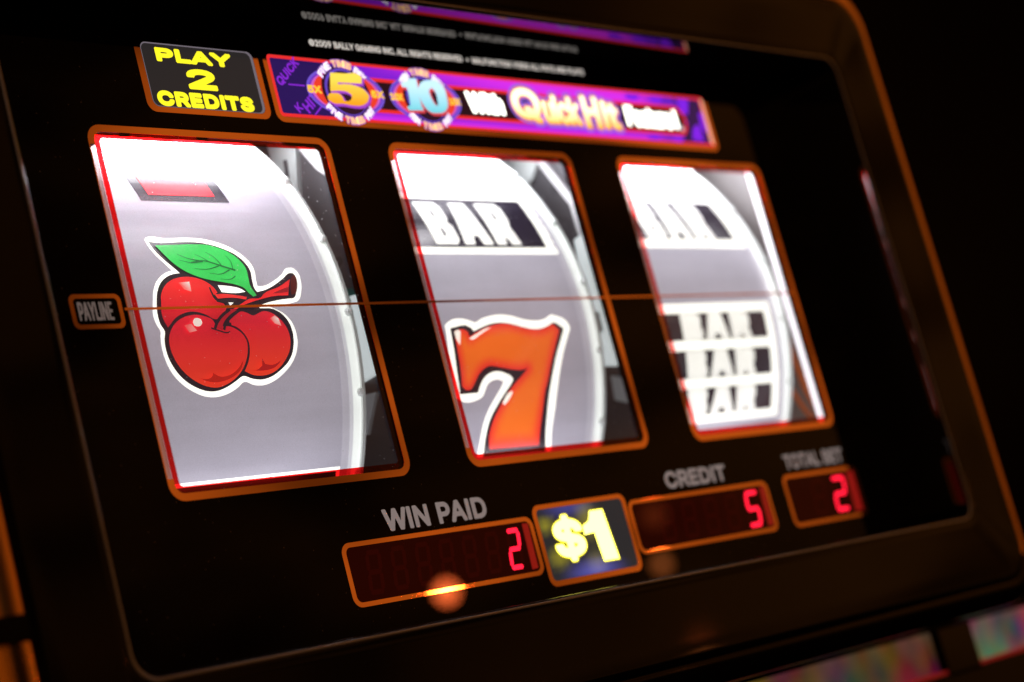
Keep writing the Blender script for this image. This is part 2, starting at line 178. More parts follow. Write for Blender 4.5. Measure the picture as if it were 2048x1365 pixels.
'©':(637,[[(173,254),(176,280),(182,305),(193,328),(208,349),(226,367),(247,382),(270,393),(295,399),(321,402),(344,400),(366,395),(386,386),(405,375),(422,361),(436,345),(447,327),(455,307),(460,286),(400,286),(395,302),(385,316),(372,328),(357,337),(339,342),(321,344),(305,343),(290,339),(276,332),(263,323),(252,312),(243,299),(236,285),(232,270),(231,254),(232,238),(236,223),(243,209),(252,196),(263,186),(276,177),(290,170),(305,166),(321,165),(339,166),(355,172),(370,181),(381,193),(390,207),(395,223),(455,223),(450,201),(443,181),(432,163),(418,147),(403,133),(385,122),(365,113),(344,108),(321,107),(295,109),(270,115),(247,126),(226,141),(208,159),(193,180),(182,203),(176,228)],[(318,-8),(283,-6),(249,1),(216,12),(186,28),(158,47),(133,69),(110,94),(92,122),(76,153),(65,185),(58,219),(56,254),(58,290),(65,324),(76,356),(92,386),(110,414),(133,440),(158,462),(186,481),(216,496),(249,508),(283,514),(318,517),(354,514),(388,508),(420,496),(450,481),(478,462),(504,440),(526,414),(545,386),(560,356),(571,324),(578,290),(580,254),(578,219),(571,185),(560,153),(545,122),(526,94),(504,69),(478,47),(450,28),(420,12),(388,1),(354,-6)],[(318,51),(346,53),(372,58),(397,67),(421,79),(442,93),(462,111),(479,131),(494,152),(506,176),(514,201),(520,227),(521,254),(520,282),(514,308),(506,333),(494,357),(479,378),(462,398),(442,415),(421,430),(397,442),(372,451),(346,456),(318,457),(291,456),(265,451),(240,442),(216,430),(194,415),(175,398),(158,378),(143,357),(131,333),(122,308),(117,282),(115,254),(117,227),(122,201),(131,176),(143,152),(158,131),(175,111),(194,93),(216,79),(240,67),(265,58),(291,53)]])}
CHERRY={'white':[(21.10,25.04),(22.03,25.75),(28.95,25.54),(36.85,25.82),(42.99,25.45),(48.15,24.20),(52.17,22.42),(55.77,19.63),(57.75,16.73),(58.13,14.16),(57.47,11.36),(57.27,9.16),(59.96,9.26),(64.22,10.74),(68.52,12.96),(71.50,15.09),(73.96,15.22),(75.38,13.77),(75.43,10.63),(74.27,7.29),(71.96,4.30),(69.68,3.66),(62.64,2.85),(59.81,2.37),(62.20,1.53),(65.04,-0.12),(67.01,-2.54),(67.89,-5.45),(67.82,-8.81),(67.85,-8.78),(66.53,-12.11),(64.41,-14.90),(60.77,-17.82),(56.71,-19.98),(51.92,-21.22),(48.28,-20.98),(44.63,-19.89),(41.88,-21.48),(38.14,-23.00),(33.64,-23.79),(29.88,-23.48),(25.42,-21.90),(21.17,-19.24),(17.99,-15.74),(16.42,-11.87),(15.98,-8.46),(16.23,-5.51),(16.59,-4.03),(15.79,-2.27),(15.23,0.30),(16.42,5.01),(17.58,8.07),(19.39,10.66),(21.98,12.76),(25.27,14.22),(26.75,14.48),(25.67,15.99),(23.11,19.33),(21.61,22.15)],
 'black':[(22.09,24.23),(25.12,23.90),(34.51,24.20),(40.73,24.06),(45.14,23.28),(49.28,21.82),(52.69,20.07),(55.37,17.31),(56.44,14.45),(55.88,11.10),(55.80,8.36),(56.39,7.26),(59.77,7.90),(64.45,9.63),(68.72,11.82),(71.80,13.45),(73.48,13.35),(74.01,11.78),(73.60,9.52),(72.39,7.31),(70.55,5.14),(68.08,4.91),(63.53,4.45),(57.48,3.35),(55.28,2.68),(55.73,2.06),(60.92,1.69),(63.78,0.17),(65.74,-2.25),(66.54,-5.41),(66.24,-9.02),(66.21,-8.97),(64.96,-12.05),(62.88,-14.60),(59.67,-16.83),(55.64,-18.77),(51.52,-19.56),(47.61,-19.10),(44.41,-18.22),(41.53,-19.51),(37.75,-21.16),(33.81,-22.10),(30.04,-21.91),(26.69,-20.85),(22.67,-18.64),(19.46,-15.36),(17.57,-11.68),(17.09,-8.50),(17.32,-6.23),(17.96,-4.18),(16.96,-2.07),(16.69,0.50),(17.61,4.99),(18.92,8.05),(21.29,10.91),(24.40,12.74),(27.45,13.53),(29.18,13.65),(27.59,15.44),(25.06,18.21),(23.05,21.30)],
 'leaf':[(23.71,22.79),(30.85,23.00),(37.81,23.21),(43.40,22.98),(47.66,21.81),(51.06,20.06),(53.53,17.60),(54.71,15.03),(54.41,11.95),(54.09,9.47),(55.45,6.06),(54.01,5.68),(52.53,7.05),(51.68,8.27),(48.90,9.53),(44.40,10.40),(39.91,11.12),(35.05,12.39),(30.84,14.32),(28.04,16.54),(25.66,19.61)],
 'back':[(19.09,4.45),(19.77,6.75),(21.77,9.32),(25.11,11.40),(28.82,12.30),(32.54,12.35),(35.98,11.56),(38.60,10.19),(40.21,8.56),(40.84,7.22),(38.78,6.32),(39.69,4.34),(42.04,3.77),(42.73,2.45),(40.99,0.42),(38.04,-1.00),(37.10,-0.97),(34.65,0.31),(31.83,1.26),(28.81,1.51),(25.56,0.90),(22.79,-0.30),(20.48,-2.11),(19.39,-3.02),(18.42,-0.82),(18.30,1.69)],
 'front':[(18.86,-6.28),(19.72,-4.46),(22.06,-1.97),(25.07,-0.40),(28.16,0.35),(31.08,0.45),(33.83,-0.14),(36.17,-1.20),(36.89,-2.83),(39.74,-3.27),(41.81,-3.32),(44.53,-4.35),(46.53,-5.96),(47.52,-8.12),(47.25,-10.71),(46.05,-13.70),(44.08,-16.40),(41.35,-18.59),(37.86,-20.25),(33.92,-21.09),(30.19,-20.57),(26.88,-19.28),(23.45,-17.10),(20.77,-14.29),(19.29,-11.52),(18.67,-9.01)],
 'right':[(42.67,-1.31),(45.19,0.08),(47.92,1.12),(49.93,0.71),(52.10,-0.20),(54.12,0.37),(56.50,1.05),(59.16,0.63),(61.54,-0.79),(63.46,-2.80),(64.67,-5.28),(64.81,-8.20),(63.90,-11.06),(61.76,-13.84),(58.81,-16.32),(55.14,-17.93),(51.37,-18.39),(47.77,-17.95),(45.07,-16.79),(46.87,-14.20),(48.21,-10.51),(48.24,-7.91),(47.02,-5.50),(45.05,-3.77),(42.28,-2.69)],
 'stemA':[(44.59,1.76),(48.34,3.39),(51.73,4.78),(56.45,5.16),(58.21,6.37),(65.03,8.51),(70.41,10.96),(68.90,8.47),(67.70,5.73),(62.26,5.60),(56.98,4.77),(51.67,3.64),(47.35,2.36),(45.52,1.67)],
 'stemAd':[(61.21,6.38),(65.72,7.68),(68.73,8.47),(67.89,6.69),(63.20,6.35)],
 'cap':[(71.44,11.80),(72.88,12.36),(73.03,10.65),(72.09,8.15),(70.39,6.10),(68.94,5.85),(69.58,8.46)],
 'stemB':[(38.78,6.32),(41.68,6.46),(46.03,6.08),(50.78,5.33),(50.34,4.54),(46.34,5.14),(42.52,5.21),(39.59,4.99)],
 'stemC':[(43.62,1.82),(40.35,-0.05),(38.03,-1.91),(36.49,-3.77),(38.66,-4.54),(39.46,-2.66),(41.66,-0.68),(45.93,1.53)],
 'gap1':[(41.51,9.48),(46.45,9.02),(50.01,8.16),(51.44,7.20),(47.91,6.85),(42.26,7.20)],
 'gap2':[(43.54,3.95),(45.58,3.84),(43.99,2.90)],
 'hlA':[(26.44,10.06),(30.54,10.33),(30.21,7.24),(27.83,7.93)],
 'hlB':[(27.84,-2.01),(28.63,-1.01),(29.90,-0.83),(31.04,-1.21),(31.26,-2.21),(30.44,-3.09),(29.23,-3.29),(28.10,-2.95)],
 'hlC':[(24.39,-2.85),(27.08,-2.46),(28.70,-4.54),(25.85,-4.99)],
 'hlD':[(57.56,-1.55),(59.67,-0.74),(60.82,-1.63),(61.40,-3.97),(58.96,-3.18)],
 'shA':[(26.76,-18.04),(29.87,-18.52),(31.72,-17.81),(32.16,-16.81),(34.33,-17.93),(38.20,-17.76),(41.40,-16.29),(44.26,-13.63),(42.89,-16.35),(40.23,-18.08),(36.50,-19.28),(32.34,-19.65),(29.22,-19.05)],
 'shB':[(46.16,-16.61),(49.20,-16.62),(51.21,-15.54),(51.48,-13.21),(52.51,-15.13),(55.22,-15.47),(59.18,-14.21),(56.34,-16.22),(52.50,-17.00),(48.84,-16.95)]}
CHERRY_LINES={'v0':[(34.39,16.93),(39.61,17.40),(44.13,16.06),(50.12,14.21)],
 'v1':[(30.26,19.61),(33.68,18.20),(37.70,17.35)],
 'v2':[(30.06,17.70),(34.33,16.79),(38.90,17.20)],
 'v3':[(36.80,19.62),(39.39,18.33),(41.31,16.92)],
 'v4':[(41.23,20.34),(43.90,18.47),(45.35,15.92)],
 'v5':[(48.39,19.19),(49.50,17.32),(49.32,14.63)],
 'v6':[(34.78,14.85),(39.05,14.55),(44.27,15.64)],
 'v7':[(39.81,13.30),(44.14,13.00),(47.91,14.36)],
 'v8':[(43.18,11.36),(47.33,11.32),(49.32,12.27)],
 'k1':[(42.94,1.59),(39.03,-0.50),(36.87,-2.36),(35.67,-4.10)],
 'k2':[(46.46,1.27),(42.51,-0.82),(40.05,-2.68),(38.95,-4.55)],
 'k3':[(34.27,-3.85),(37.26,-4.79),(40.08,-5.39),(41.11,-5.09)],
 'k4':[(40.01,-2.80),(42.17,-3.09)],
 'k5':[(37.54,8.59),(37.76,7.00),(38.61,4.88),(42.22,4.29),(46.44,4.48)]}
SEVEN={'white':[(14.56,-5.42),(15.97,-4.45),(26.98,-4.05),(29.01,-4.78),(32.67,-3.61),(37.60,-2.69),(43.39,-2.36),(48.89,-3.07),(53.61,-4.23),(58.59,-4.82),(63.13,-4.82),(66.60,-3.95),(69.07,-3.01),(71.08,-3.34),(77.22,-6.36),(77.76,-8.04),(75.37,-11.28),(72.56,-15.39),(69.72,-21.05),(66.72,-30.29),(65.64,-35.94),(64.61,-41.60),(64.51,-45.05),(65.26,-50.35),(27.18,-49.89),(27.68,-44.78),(28.77,-39.33),(31.52,-34.00),(35.22,-29.80),(38.42,-26.43),(39.38,-25.04),(36.63,-24.25),(33.62,-24.55),(31.22,-25.65),(29.74,-27.76),(28.33,-29.66),(26.68,-30.34),(17.37,-30.28),(15.82,-29.44),(14.67,-23.78),(14.05,-15.53)],
 'black':[(16.49,-6.37),(26.56,-6.41),(27.80,-7.69),(31.72,-6.55),(36.68,-5.43),(42.45,-5.12),(47.32,-5.71),(52.74,-6.89),(57.66,-7.72),(62.57,-7.62),(66.39,-6.67),(69.37,-5.68),(74.33,-8.06),(71.62,-11.86),(67.84,-17.53),(65.67,-22.03),(64.20,-25.62),(62.45,-31.21),(61.51,-37.98),(61.48,-44.85),(62.45,-50.38),(29.97,-49.99),(30.38,-42.75),(31.95,-37.54),(35.15,-33.32),(38.89,-29.55),(42.44,-26.40),(44.11,-24.70),(43.37,-23.78),(40.83,-22.55),(36.29,-21.58),(32.26,-22.18),(29.09,-24.01),(27.24,-26.33),(26.30,-28.25),(17.46,-28.34),(17.18,-25.63),(16.99,-24.32),(16.55,-13.44)],
 'red':[(18.40,-7.42),(23.41,-7.23),(24.49,-7.93),(24.96,-9.74),(29.32,-8.07),(34.33,-6.63),(39.58,-5.74),(44.64,-5.64),(49.46,-6.46),(54.27,-7.51),(59.31,-8.00),(63.96,-7.66),(66.70,-6.80),(68.65,-6.26),(71.48,-8.57),(67.87,-14.07),(64.61,-19.70),(61.66,-26.40),(60.44,-28.84),(58.96,-35.56),(58.02,-42.32),(58.11,-47.85),(32.65,-47.49),(32.03,-42.86),(33.31,-38.51),(36.14,-34.26),(39.51,-30.69),(43.04,-27.32),(47.36,-24.40),(52.21,-21.13),(48.73,-21.55),(44.37,-21.25),(37.82,-20.20),(32.29,-19.64),(29.18,-20.72),(26.65,-22.59),(24.78,-24.90),(22.67,-26.87),(20.11,-26.85),(18.61,-25.69),(18.50,-18.97),(18.16,-12.62)],
 'hl1':[(24.53,-10.17),(29.19,-8.52),(33.54,-7.06),(36.66,-6.57),(34.06,-7.53),(29.65,-9.21),(26.04,-10.55)],
 'hl2':[(17.99,-7.74),(19.92,-7.13),(21.06,-7.61),(19.69,-12.23),(18.44,-10.20)],
 'hl3':[(38.14,-32.38),(40.22,-29.62),(42.97,-28.42),(43.27,-29.11),(41.17,-31.44),(39.14,-32.88)]}
# ------------------------------------------------------------------ materials
def mat(name, base=(0.5, 0.5, 0.5), rough=0.5, metal=0.0, spec=0.5, emit=None, es=0.0, coat=0.0, ior=1.45):
    m = bpy.data.materials.new(name); m.use_nodes = True
    b = m.node_tree.nodes['Principled BSDF']
    b.inputs['Base Color'].default_value = (*base, 1)
    b.inputs['Roughness'].default_value = rough
    b.inputs['Metallic'].default_value = metal
    b.inputs['IOR'].default_value = ior
    b.inputs['Specular IOR Level'].default_value = spec
    b.inputs['Coat Weight'].default_value = coat
    if emit:
        b.inputs['Emission Color'].default_value = (*emit, 1)
        b.inputs['Emission Strength'].default_value = es
    return m

def nodes(m):
    return m.node_tree.nodes, m.node_tree.links, m.node_tree.nodes['Principled BSDF']

def rough_noise(m, scale, lo, hi, stretch=(1, 1, 1), bump=0.0):
    n, l, b = nodes(m)
    t = n.new('ShaderNodeTexCoord'); mp = n.new('ShaderNodeMapping'); mp.inputs['Scale'].default_value = stretch
    no = n.new('ShaderNodeTexNoise'); no.inputs['Scale'].default_value = scale; no.inputs['Detail'].default_value = 6
    l.new(t.outputs['Object'], mp.inputs[0]); l.new(mp.outputs[0], no.inputs['Vector'])
    mr = n.new('ShaderNodeMapRange'); mr.inputs['To Min'].default_value = lo; mr.inputs['To Max'].default_value = hi
    mr.inputs['From Min'].default_value = 0.3; mr.inputs['From Max'].default_value = 0.7
    l.new(no.outputs['Fac'], mr.inputs['Value']); l.new(mr.outputs[0], b.inputs['Roughness'])
    if bump:
        bp = n.new('ShaderNodeBump'); bp.inputs['Strength'].default_value = bump; bp.inputs['Distance'].default_value = 0.0005
        l.new(no.outputs['Fac'], bp.inputs['Height']); l.new(bp.outputs[0], b.inputs['Normal'])
    return m

def art_material(name, es, rough=0.25, coat=0.0, spec=0.5, sheen=0.75, ior=1.45, grain=0.0):
    """Printed, backlit artwork: the print's own colours sit in the mesh, the light behind it shines through them."""
    m = mat(name, rough=rough, coat=coat, spec=spec, ior=ior)
    n, l, b = nodes(m)
    a = n.new('ShaderNodeVertexColor'); a.layer_name = 'print'
    mi = n.new('ShaderNodeVectorMath'); mi.operation = 'MINIMUM'; mi.inputs[1].default_value = (sheen, sheen, sheen)
    src = a.outputs['Color']
    if grain:
        t = n.new('ShaderNodeTexCoord'); acc = None
        for sc, st, amp in ((2600.0, (1, 1, 1), grain), (160.0, (0.12, 1, 1), grain * 0.8), (45.0, (1, 1, 1), grain * 0.9)):
            mp = n.new('ShaderNodeMapping'); mp.inputs['Scale'].default_value = st
            no = n.new('ShaderNodeTexNoise'); no.inputs['Scale'].default_value = sc; no.inputs['Detail'].default_value = 3
            l.new(t.outputs['Object'], mp.inputs[0]); l.new(mp.outputs[0], no.inputs['Vector'])
            mr = n.new('ShaderNodeMapRange'); mr.inputs['From Min'].default_value = 0.3; mr.inputs['From Max'].default_value = 0.7
            mr.inputs['To Min'].default_value = 1 - amp; mr.inputs['To Max'].default_value = 1 + amp
            l.new(no.outputs['Fac'], mr.inputs['Value'])
            if acc is None: acc = mr.outputs[0]
            else:
                mu = n.new('ShaderNodeMath'); mu.operation = 'MULTIPLY'; l.new(acc, mu.inputs[0]); l.new(mr.outputs[0], mu.inputs[1]); acc = mu.outputs[0]
        sc_ = n.new('ShaderNodeVectorMath'); sc_.operation = 'SCALE'
        l.new(src, sc_.inputs[0]); l.new(acc, sc_.inputs['Scale']); src = sc_.outputs[0]
    l.new(src, mi.inputs[0]); l.new(mi.outputs[0], b.inputs['Base Color'])
    l.new(src, b.inputs['Emission Color'])
    b.inputs['Emission Strength'].default_value = es
    return m

def dust_glass(name, tint=(1, 1, 1), refl=0.6, dust=0.5, scale=1500.0, thr=0.03):
    """Thin clear pane: lets light through, mirrors a little, carries specks of dust."""
    m = bpy.data.materials.new(name); m.use_nodes = True
    n, l = m.node_tree.nodes, m.node_tree.links
    n.clear()
    o = n.new('ShaderNodeOutputMaterial')
    tr = n.new('ShaderNodeBsdfTransparent'); tr.inputs[0].default_value = (*tint, 1)
    gl = n.new('ShaderNodeBsdfGlossy'); gl.inputs['Roughness'].default_value = 0.01
    fr = n.new('ShaderNodeFresnel'); fr.inputs[0].default_value = 1.45
    sc = n.new('ShaderNodeMath'); sc.operation = 'MULTIPLY'; sc.inputs[1].default_value = refl
    l.new(fr.outputs[0], sc.inputs[0])
    mx = n.new('ShaderNodeMixShader'); l.new(sc.outputs[0], mx.inputs[0]); l.new(tr.outputs[0], mx.inputs[1]); l.new(gl.outputs[0], mx.inputs[2])
    t = n.new('ShaderNodeTexCoord')
    vo = n.new('ShaderNodeTexVoronoi'); vo.inputs['Scale'].default_value = scale
    l.new(t.outputs['Object'], vo.inputs['Vector'])
    sep = n.new('ShaderNodeSeparateColor'); l.new(vo.outputs['Color'], sep.inputs[0])
    lt = n.new('ShaderNodeMath'); lt.operation = 'LESS_THAN'; lt.inputs[1].default_value = 0.22; l.new(vo.outputs['Distance'], lt.inputs[0])
    l2 = n.new('ShaderNodeMath'); l2.operation = 'LESS_THAN'; l2.inputs[1].default_value = thr; l.new(sep.outputs[0], l2.inputs[0])
    mm = n.new('ShaderNodeMath'); mm.operation = 'MULTIPLY'; l.new(lt.outputs[0], mm.inputs[0]); l.new(l2.outputs[0], mm.inputs[1])
    m3 = n.new('ShaderNodeMath'); m3.operation = 'MULTIPLY'; m3.inputs[1].default_value = dust; l.new(mm.outputs[0], m3.inputs[0])
    df = n.new('ShaderNodeBsdfTranslucent'); df.inputs[0].default_value = (0.9, 0.9, 0.9, 1)
    m2 = n.new('ShaderNodeMixShader'); l.new(m3.outputs[0], m2.inputs[0]); l.new(mx.outputs[0], m2.inputs[1]); l.new(df.outputs[0], m2.inputs[2])
    l.new(m2.outputs[0], o.inputs[0])
    return m

M_BLACK = rough_noise(mat('black_glass', (0.0025, 0.0018, 0.0016), 0.01, ior=1.12), 60, 0.002, 0.006)
def add_dust(m, scale, dens, col, smear=0.0):
    """Specks of dust and wiped smears lying on a dark gloss surface."""
    n, l, b = nodes(m)
    t = n.new('ShaderNodeTexCoord')
    vo = n.new('ShaderNodeTexVoronoi'); vo.inputs['Scale'].default_value = scale
    l.new(t.outputs['Object'], vo.inputs['Vector'])
    se = n.new('ShaderNodeSeparateColor'); l.new(vo.outputs['Color'], se.inputs[0])
    lt = n.new('ShaderNodeMath'); lt.operation = 'LESS_THAN'; lt.inputs[1].default_value = 0.2; l.new(vo.outputs['Distance'], lt.inputs[0])
    l2 = n.new('ShaderNodeMath'); l2.operation = 'LESS_THAN'; l2.inputs[1].default_value = dens; l.new(se.outputs[0], l2.inputs[0])
    mu = n.new('ShaderNodeMath'); mu.operation = 'MULTIPLY'; l.new(lt.outputs[0], mu.inputs[0]); l.new(l2.outputs[0], mu.inputs[1])
    mp = n.new('ShaderNodeMapping'); mp.inputs['Scale'].default_value = (1, 1, 3); mp.inputs['Rotation'].default_value = (0, 0.6, 0)
    no = n.new('ShaderNodeTexNoise'); no.inputs['Scale'].default_value = 18; no.inputs['Detail'].default_value = 6; no.inputs['Distortion'].default_value = 0.7
    l.new(t.outputs['Object'], mp.inputs[0]); l.new(mp.outputs[0], no.inputs['Vector'])
    mr = n.new('ShaderNodeMapRange'); mr.inputs['From Min'].default_value = 0.5; mr.inputs['From Max'].default_value = 0.8
    mr.inputs['To Max'].default_value = smear
    l.new(no.outputs['Fac'], mr.inputs['Value'])
    ad = n.new('ShaderNodeMath'); ad.operation = 'ADD'; ad.use_clamp = True; l.new(mu.outputs[0], ad.inputs[0]); l.new(mr.outputs[0], ad.inputs[1])
    mx = n.new('ShaderNodeMix'); mx.data_type = 'RGBA'
    mx.inputs['A'].default_value = b.inputs['Base Color'].default_value[:]; mx.inputs['B'].default_value = (*col, 1)
    l.new(ad.outputs[0], mx.inputs['Factor']); l.new(mx.outputs['Result'], b.inputs['Base Color'])
    return m
add_dust(M_BLACK, 1300, 0.02, (0.26, 0.22, 0.20), 0.03)
M_BEZEL = rough_noise(mat('bezel_plastic', (0.004, 0.0025, 0.002), 0.1, ior=1.13), 14, 0.03, 0.07)
M_GOLD = rough_noise(mat('gold_ink', (0.60, 0.28, 0.11), 0.10, metal=1.0), 40, 0.008, 0.025)
M_RED = dust_glass('red_acrylic', (0.80, 0.008, 0.01), 0.5, 0.25)
M_PANE = dust_glass('window_glass', (1, 1, 1), 0.75, 0.55)
M_REFLGLASS = dust_glass('reflection_strip', (0.42, 0.36, 0.36), 1.0, 0.2)
M_ART = art_material('reel_print', 0.62, rough=0.24, spec=0.30, grain=0.055)
M_SIGN = art_material('sign_print', 1.0, rough=0.05, ior=1.12, sheen=0.5)
M_DIMINK = mat('dim_grey_ink', (0.30, 0.26, 0.26), 0.4, emit=(0.30, 0.26, 0.25), es=0.30)  # weaker glow put into the ink in place of light falling on it
M_INK = mat('grey_ink', (0.42, 0.38, 0.38), 0.4, emit=(0.42, 0.38, 0.38), es=0.40)  # glow put into the ink in place of neutral light on the captions
M_LED = mat('red_led', (0.3, 0.0, 0.02), 0.4, emit=(1.0, 0.008, 0.036), es=2.2)
M_LEDPANE = mat('smoked_red_pane', (0.012, 0.0008, 0.0006), 0.008, emit=(0.020, 0.0006, 0.0004), es=0.6, ior=1.12)
M_LEDGLOW = mat('painted_led_reflection', (0.2, 0.0, 0.0), 0.3, emit=(0.20, 0.002, 0.004), es=1.0)  # emission paints the LED digit's reflection in the side wall
M_DARKMETAL = rough_noise(mat('dark_grey_metal', (0.09, 0.09, 0.10), 0.35, metal=0.3), 50, 0.25, 0.55)
M_PALE = rough_noise(mat('pale_plastic', (0.60, 0.65, 0.64), 0.4), 80, 0.3, 0.6)
M_WHITE = mat('white_plastic', (0.8, 0.8, 0.82), 0.35)
M_TEAL = mat('teal_board', (0.02, 0.16, 0.14), 0.4)
M_LAMP = mat('white_lamp', (0.8, 0.8, 0.8), 0.4, emit=(0.95, 0.92, 1.0), es=3.0)
M_STRIPLAMP = mat('strip_lamp', (0.8, 0.8, 0.8), 0.4, emit=(0.96, 0.90, 1.0), es=1.15)
M_GREY = rough_noise(mat('grey_card', (0.20, 0.19, 0.19), 0.4), 60, 0.3, 0.5)

# ------------------------------------------------------------------ mesh helpers
def P(u, v, h=0.0):
    return Vector((u * MM, -h * MM, v * MM))

def thing(name, label=None, cat=None, loc=(0, 0, 0), kind=None, group=None):
    o = bpy.data.objects.new(name, None); COL.objects.link(o)
    o.empty_display_size = 0.02
    o.location = loc
    if label: o['label'] = label
    if cat: o['category'] = cat
    if kind: o['kind'] = kind
    if group: o['group'] = group
    return o

def link(name, me, mats, parent=None, label=None, smooth=False):
    for m in (mats if isinstance(mats, (list, tuple)) else [mats]):
        me.materials.append(m)
    o = bpy.data.objects.new(name, me); COL.objects.link(o)
    if parent is not None:
        o.parent = parent
        w = Vector((0, 0, 0)); q = parent
        while q is not None: w = w + q.location; q = q.parent
        o.location = -w
    if label: o['label'] = label
    if smooth:
        for p in me.polygons: p.use_smooth = True
    return o

def from_bm(name, bm, mats, parent=None, label=None, smooth=False):
    me = bpy.data.meshes.new(name); bm.to_mesh(me); bm.free()
    return link(name, me, mats, parent, label, smooth)

def rrect(u0, u1, v0, v1, r, n=7):
    r = max(0.01, min(r, (u1 - u0) / 2 - .01, (v1 - v0) / 2 - .01))
    pts = []
    for cx, cy, a0 in ((u1 - r, v1 - r, 0), (u0 + r, v1 - r, 90), (u0 + r, v0 + r, 180), (u1 - r, v0 + r, 270)):
        for i in range(n + 1):
            a = math.radians(a0 + 90 * i / n)
            pts.append((cx + r * math.cos(a), cy + r * math.sin(a)))
    return pts

def plate(bm, loops, h0, h1, mi=0):
    """Solid plate between heights h0 < h1 with outline loops[0] and holes loops[1:]."""
    flat = [Vector((a, b, 0)) for lp in loops for a, b in lp]
    tris = tessellate_polygon([[Vector((a, b, 0)) for a, b in lp] for lp in loops])
    top = [bm.verts.new(P(p.x, p.y, h1)) for p in flat]
    bot = [bm.verts.new(P(p.x, p.y, h0)) for p in flat]
    for t in tris:
        a, b, c = (flat[i] for i in t)
        if (b - a).cross(c - a).z < 0: t = (t[0], t[2], t[1])
        for vs in ((top[t[0]], top[t[1]], top[t[2]]), (bot[t[2]], bot[t[1]], bot[t[0]])):
            try: f = bm.faces.new(vs); f.material_index = mi
            except ValueError: pass
    k = 0
    for lp in loops:
        m = len(lp)
        for i in range(m):
            a, b = k + i, k + (i + 1) % m
            try: f = bm.faces.new((bot[a], bot[b], top[b], top[a])); f.material_index = mi
            except ValueError: pass
        k += m

def ring(name, outer, inner, h0, h1, m, parent, label=None):
    bm = bmesh.new(); plate(bm, [outer, inner], h0, h1)
    bmesh.ops.recalc_face_normals(bm, faces=bm.faces)
    return from_bm(name, bm, m, parent, label)

def solid(name, outline, h0, h1, m, parent, label=None):
    bm = bmesh.new(); plate(bm, [outline], h0, h1)
    bmesh.ops.recalc_face_normals(bm, faces=bm.faces)
    return from_bm(name, bm, m, parent, label)

def box(bm, u0, u1, v0, v1, h0, h1, mi=0):
    plate(bm, [[(u0, v0), (u1, v0), (u1, v1), (u0, v1)]], h0, h1, mi)

def smooth_loop(pts, sub=4, corner=48, closed=True):
    n = len(pts); V = [Vector(p) for p in pts]
    res = []
    def tan(i):
        if not closed and i in (0, n - 1): return None
        a, b, c = V[(i - 1) % n], V[i], V[(i + 1) % n]
        d0, d1 = b - a, c - b
        if d0.length < 1e-6 or d1.length < 1e-6: return None
        if d0.angle(d1) > math.radians(corner): return None
        return (d0.normalized() * d1.length + d1.normalized() * d0.length).normalized()
    T = [tan(i) for i in range(n)]
    for i in range(n if closed else n - 1):
        p, q = V[i], V[(i + 1) % n]
        d = q - p; ln = d.length
        if ln < 1e-6: continue
        m0 = (T[i] or d.normalized()) * ln; m1 = (T[(i + 1) % n] or d.normalized()) * ln
        for k in range(sub):
            t = k / sub
            res.append((2*t**3-3*t**2+1)*p + (t**3-2*t**2+t)*m0 + (-2*t**3+3*t**2)*q + (t**3-t**2)*m1)
    if not closed: res.append(V[-1])
    return [(r.x, r.y) for r in res]

def stroke(pts, w0, w1=None):
    """Outline of a brush line along pts, width w0 tapering to w1."""
    c = [Vector(p) for p in smooth_loop(pts, 4, 60, False)]
    w1 = w0 if w1 is None else w1
    lft, rgt = [], []
    for i, p in enumerate(c):
        d = (c[min(i + 1, len(c) - 1)] - c[max(i - 1, 0)]).normalized()
        nrm = Vector((-d.y, d.x)); w = (w0 + (w1 - w0) * i / (len(c) - 1)) / 2
        lft.append(p + nrm * w); rgt.append(p - nrm * w)
    return [(p.x, p.y) for p in lft + rgt[::-1]]

def seg_dist(p, lp):
    best = 1e9
    for i in range(len(lp)):
        a = Vector(lp[i]); b = Vector(lp[(i + 1) % len(lp)]); d = b - a
        t = 0 if d.length < 1e-9 else max(0, min(1, (p - a).dot(d) / d.length_squared))
        best = min(best, (a + d * t - p).length)
    return best

GLYPHS['I'] = (190, [[(62, 0), (62, 509), (128, 509), (128, 0)]])

def _inside(pt, lp):
    x, y = pt; c = False
    for i in range(len(lp)):
        x0, y0 = lp[i - 1]; x1, y1 = lp[i]
        if (y0 > y) != (y1 > y) and x < (x1 - x0) * (y - y0) / (y1 - y0) + x0: c = not c
    return c

def line_outlines(s, space=1.0):
    """Outlines of a line of lettering: [(is_hole, loop)] in font units."""
    x, res = 0.0, []
    for ch in s:
        if ch == ' ': x += 210 * space; continue
        adv, lps = GLYPHS[ch]
        for i, lp in enumerate(lps):
            hole = any(j != i and all(_inside(p, o) for p in lp) for j, o in enumerate(lps))
            res.append((hole, [(px + x, py) for px, py in lp]))
        x += adv * space
    return res

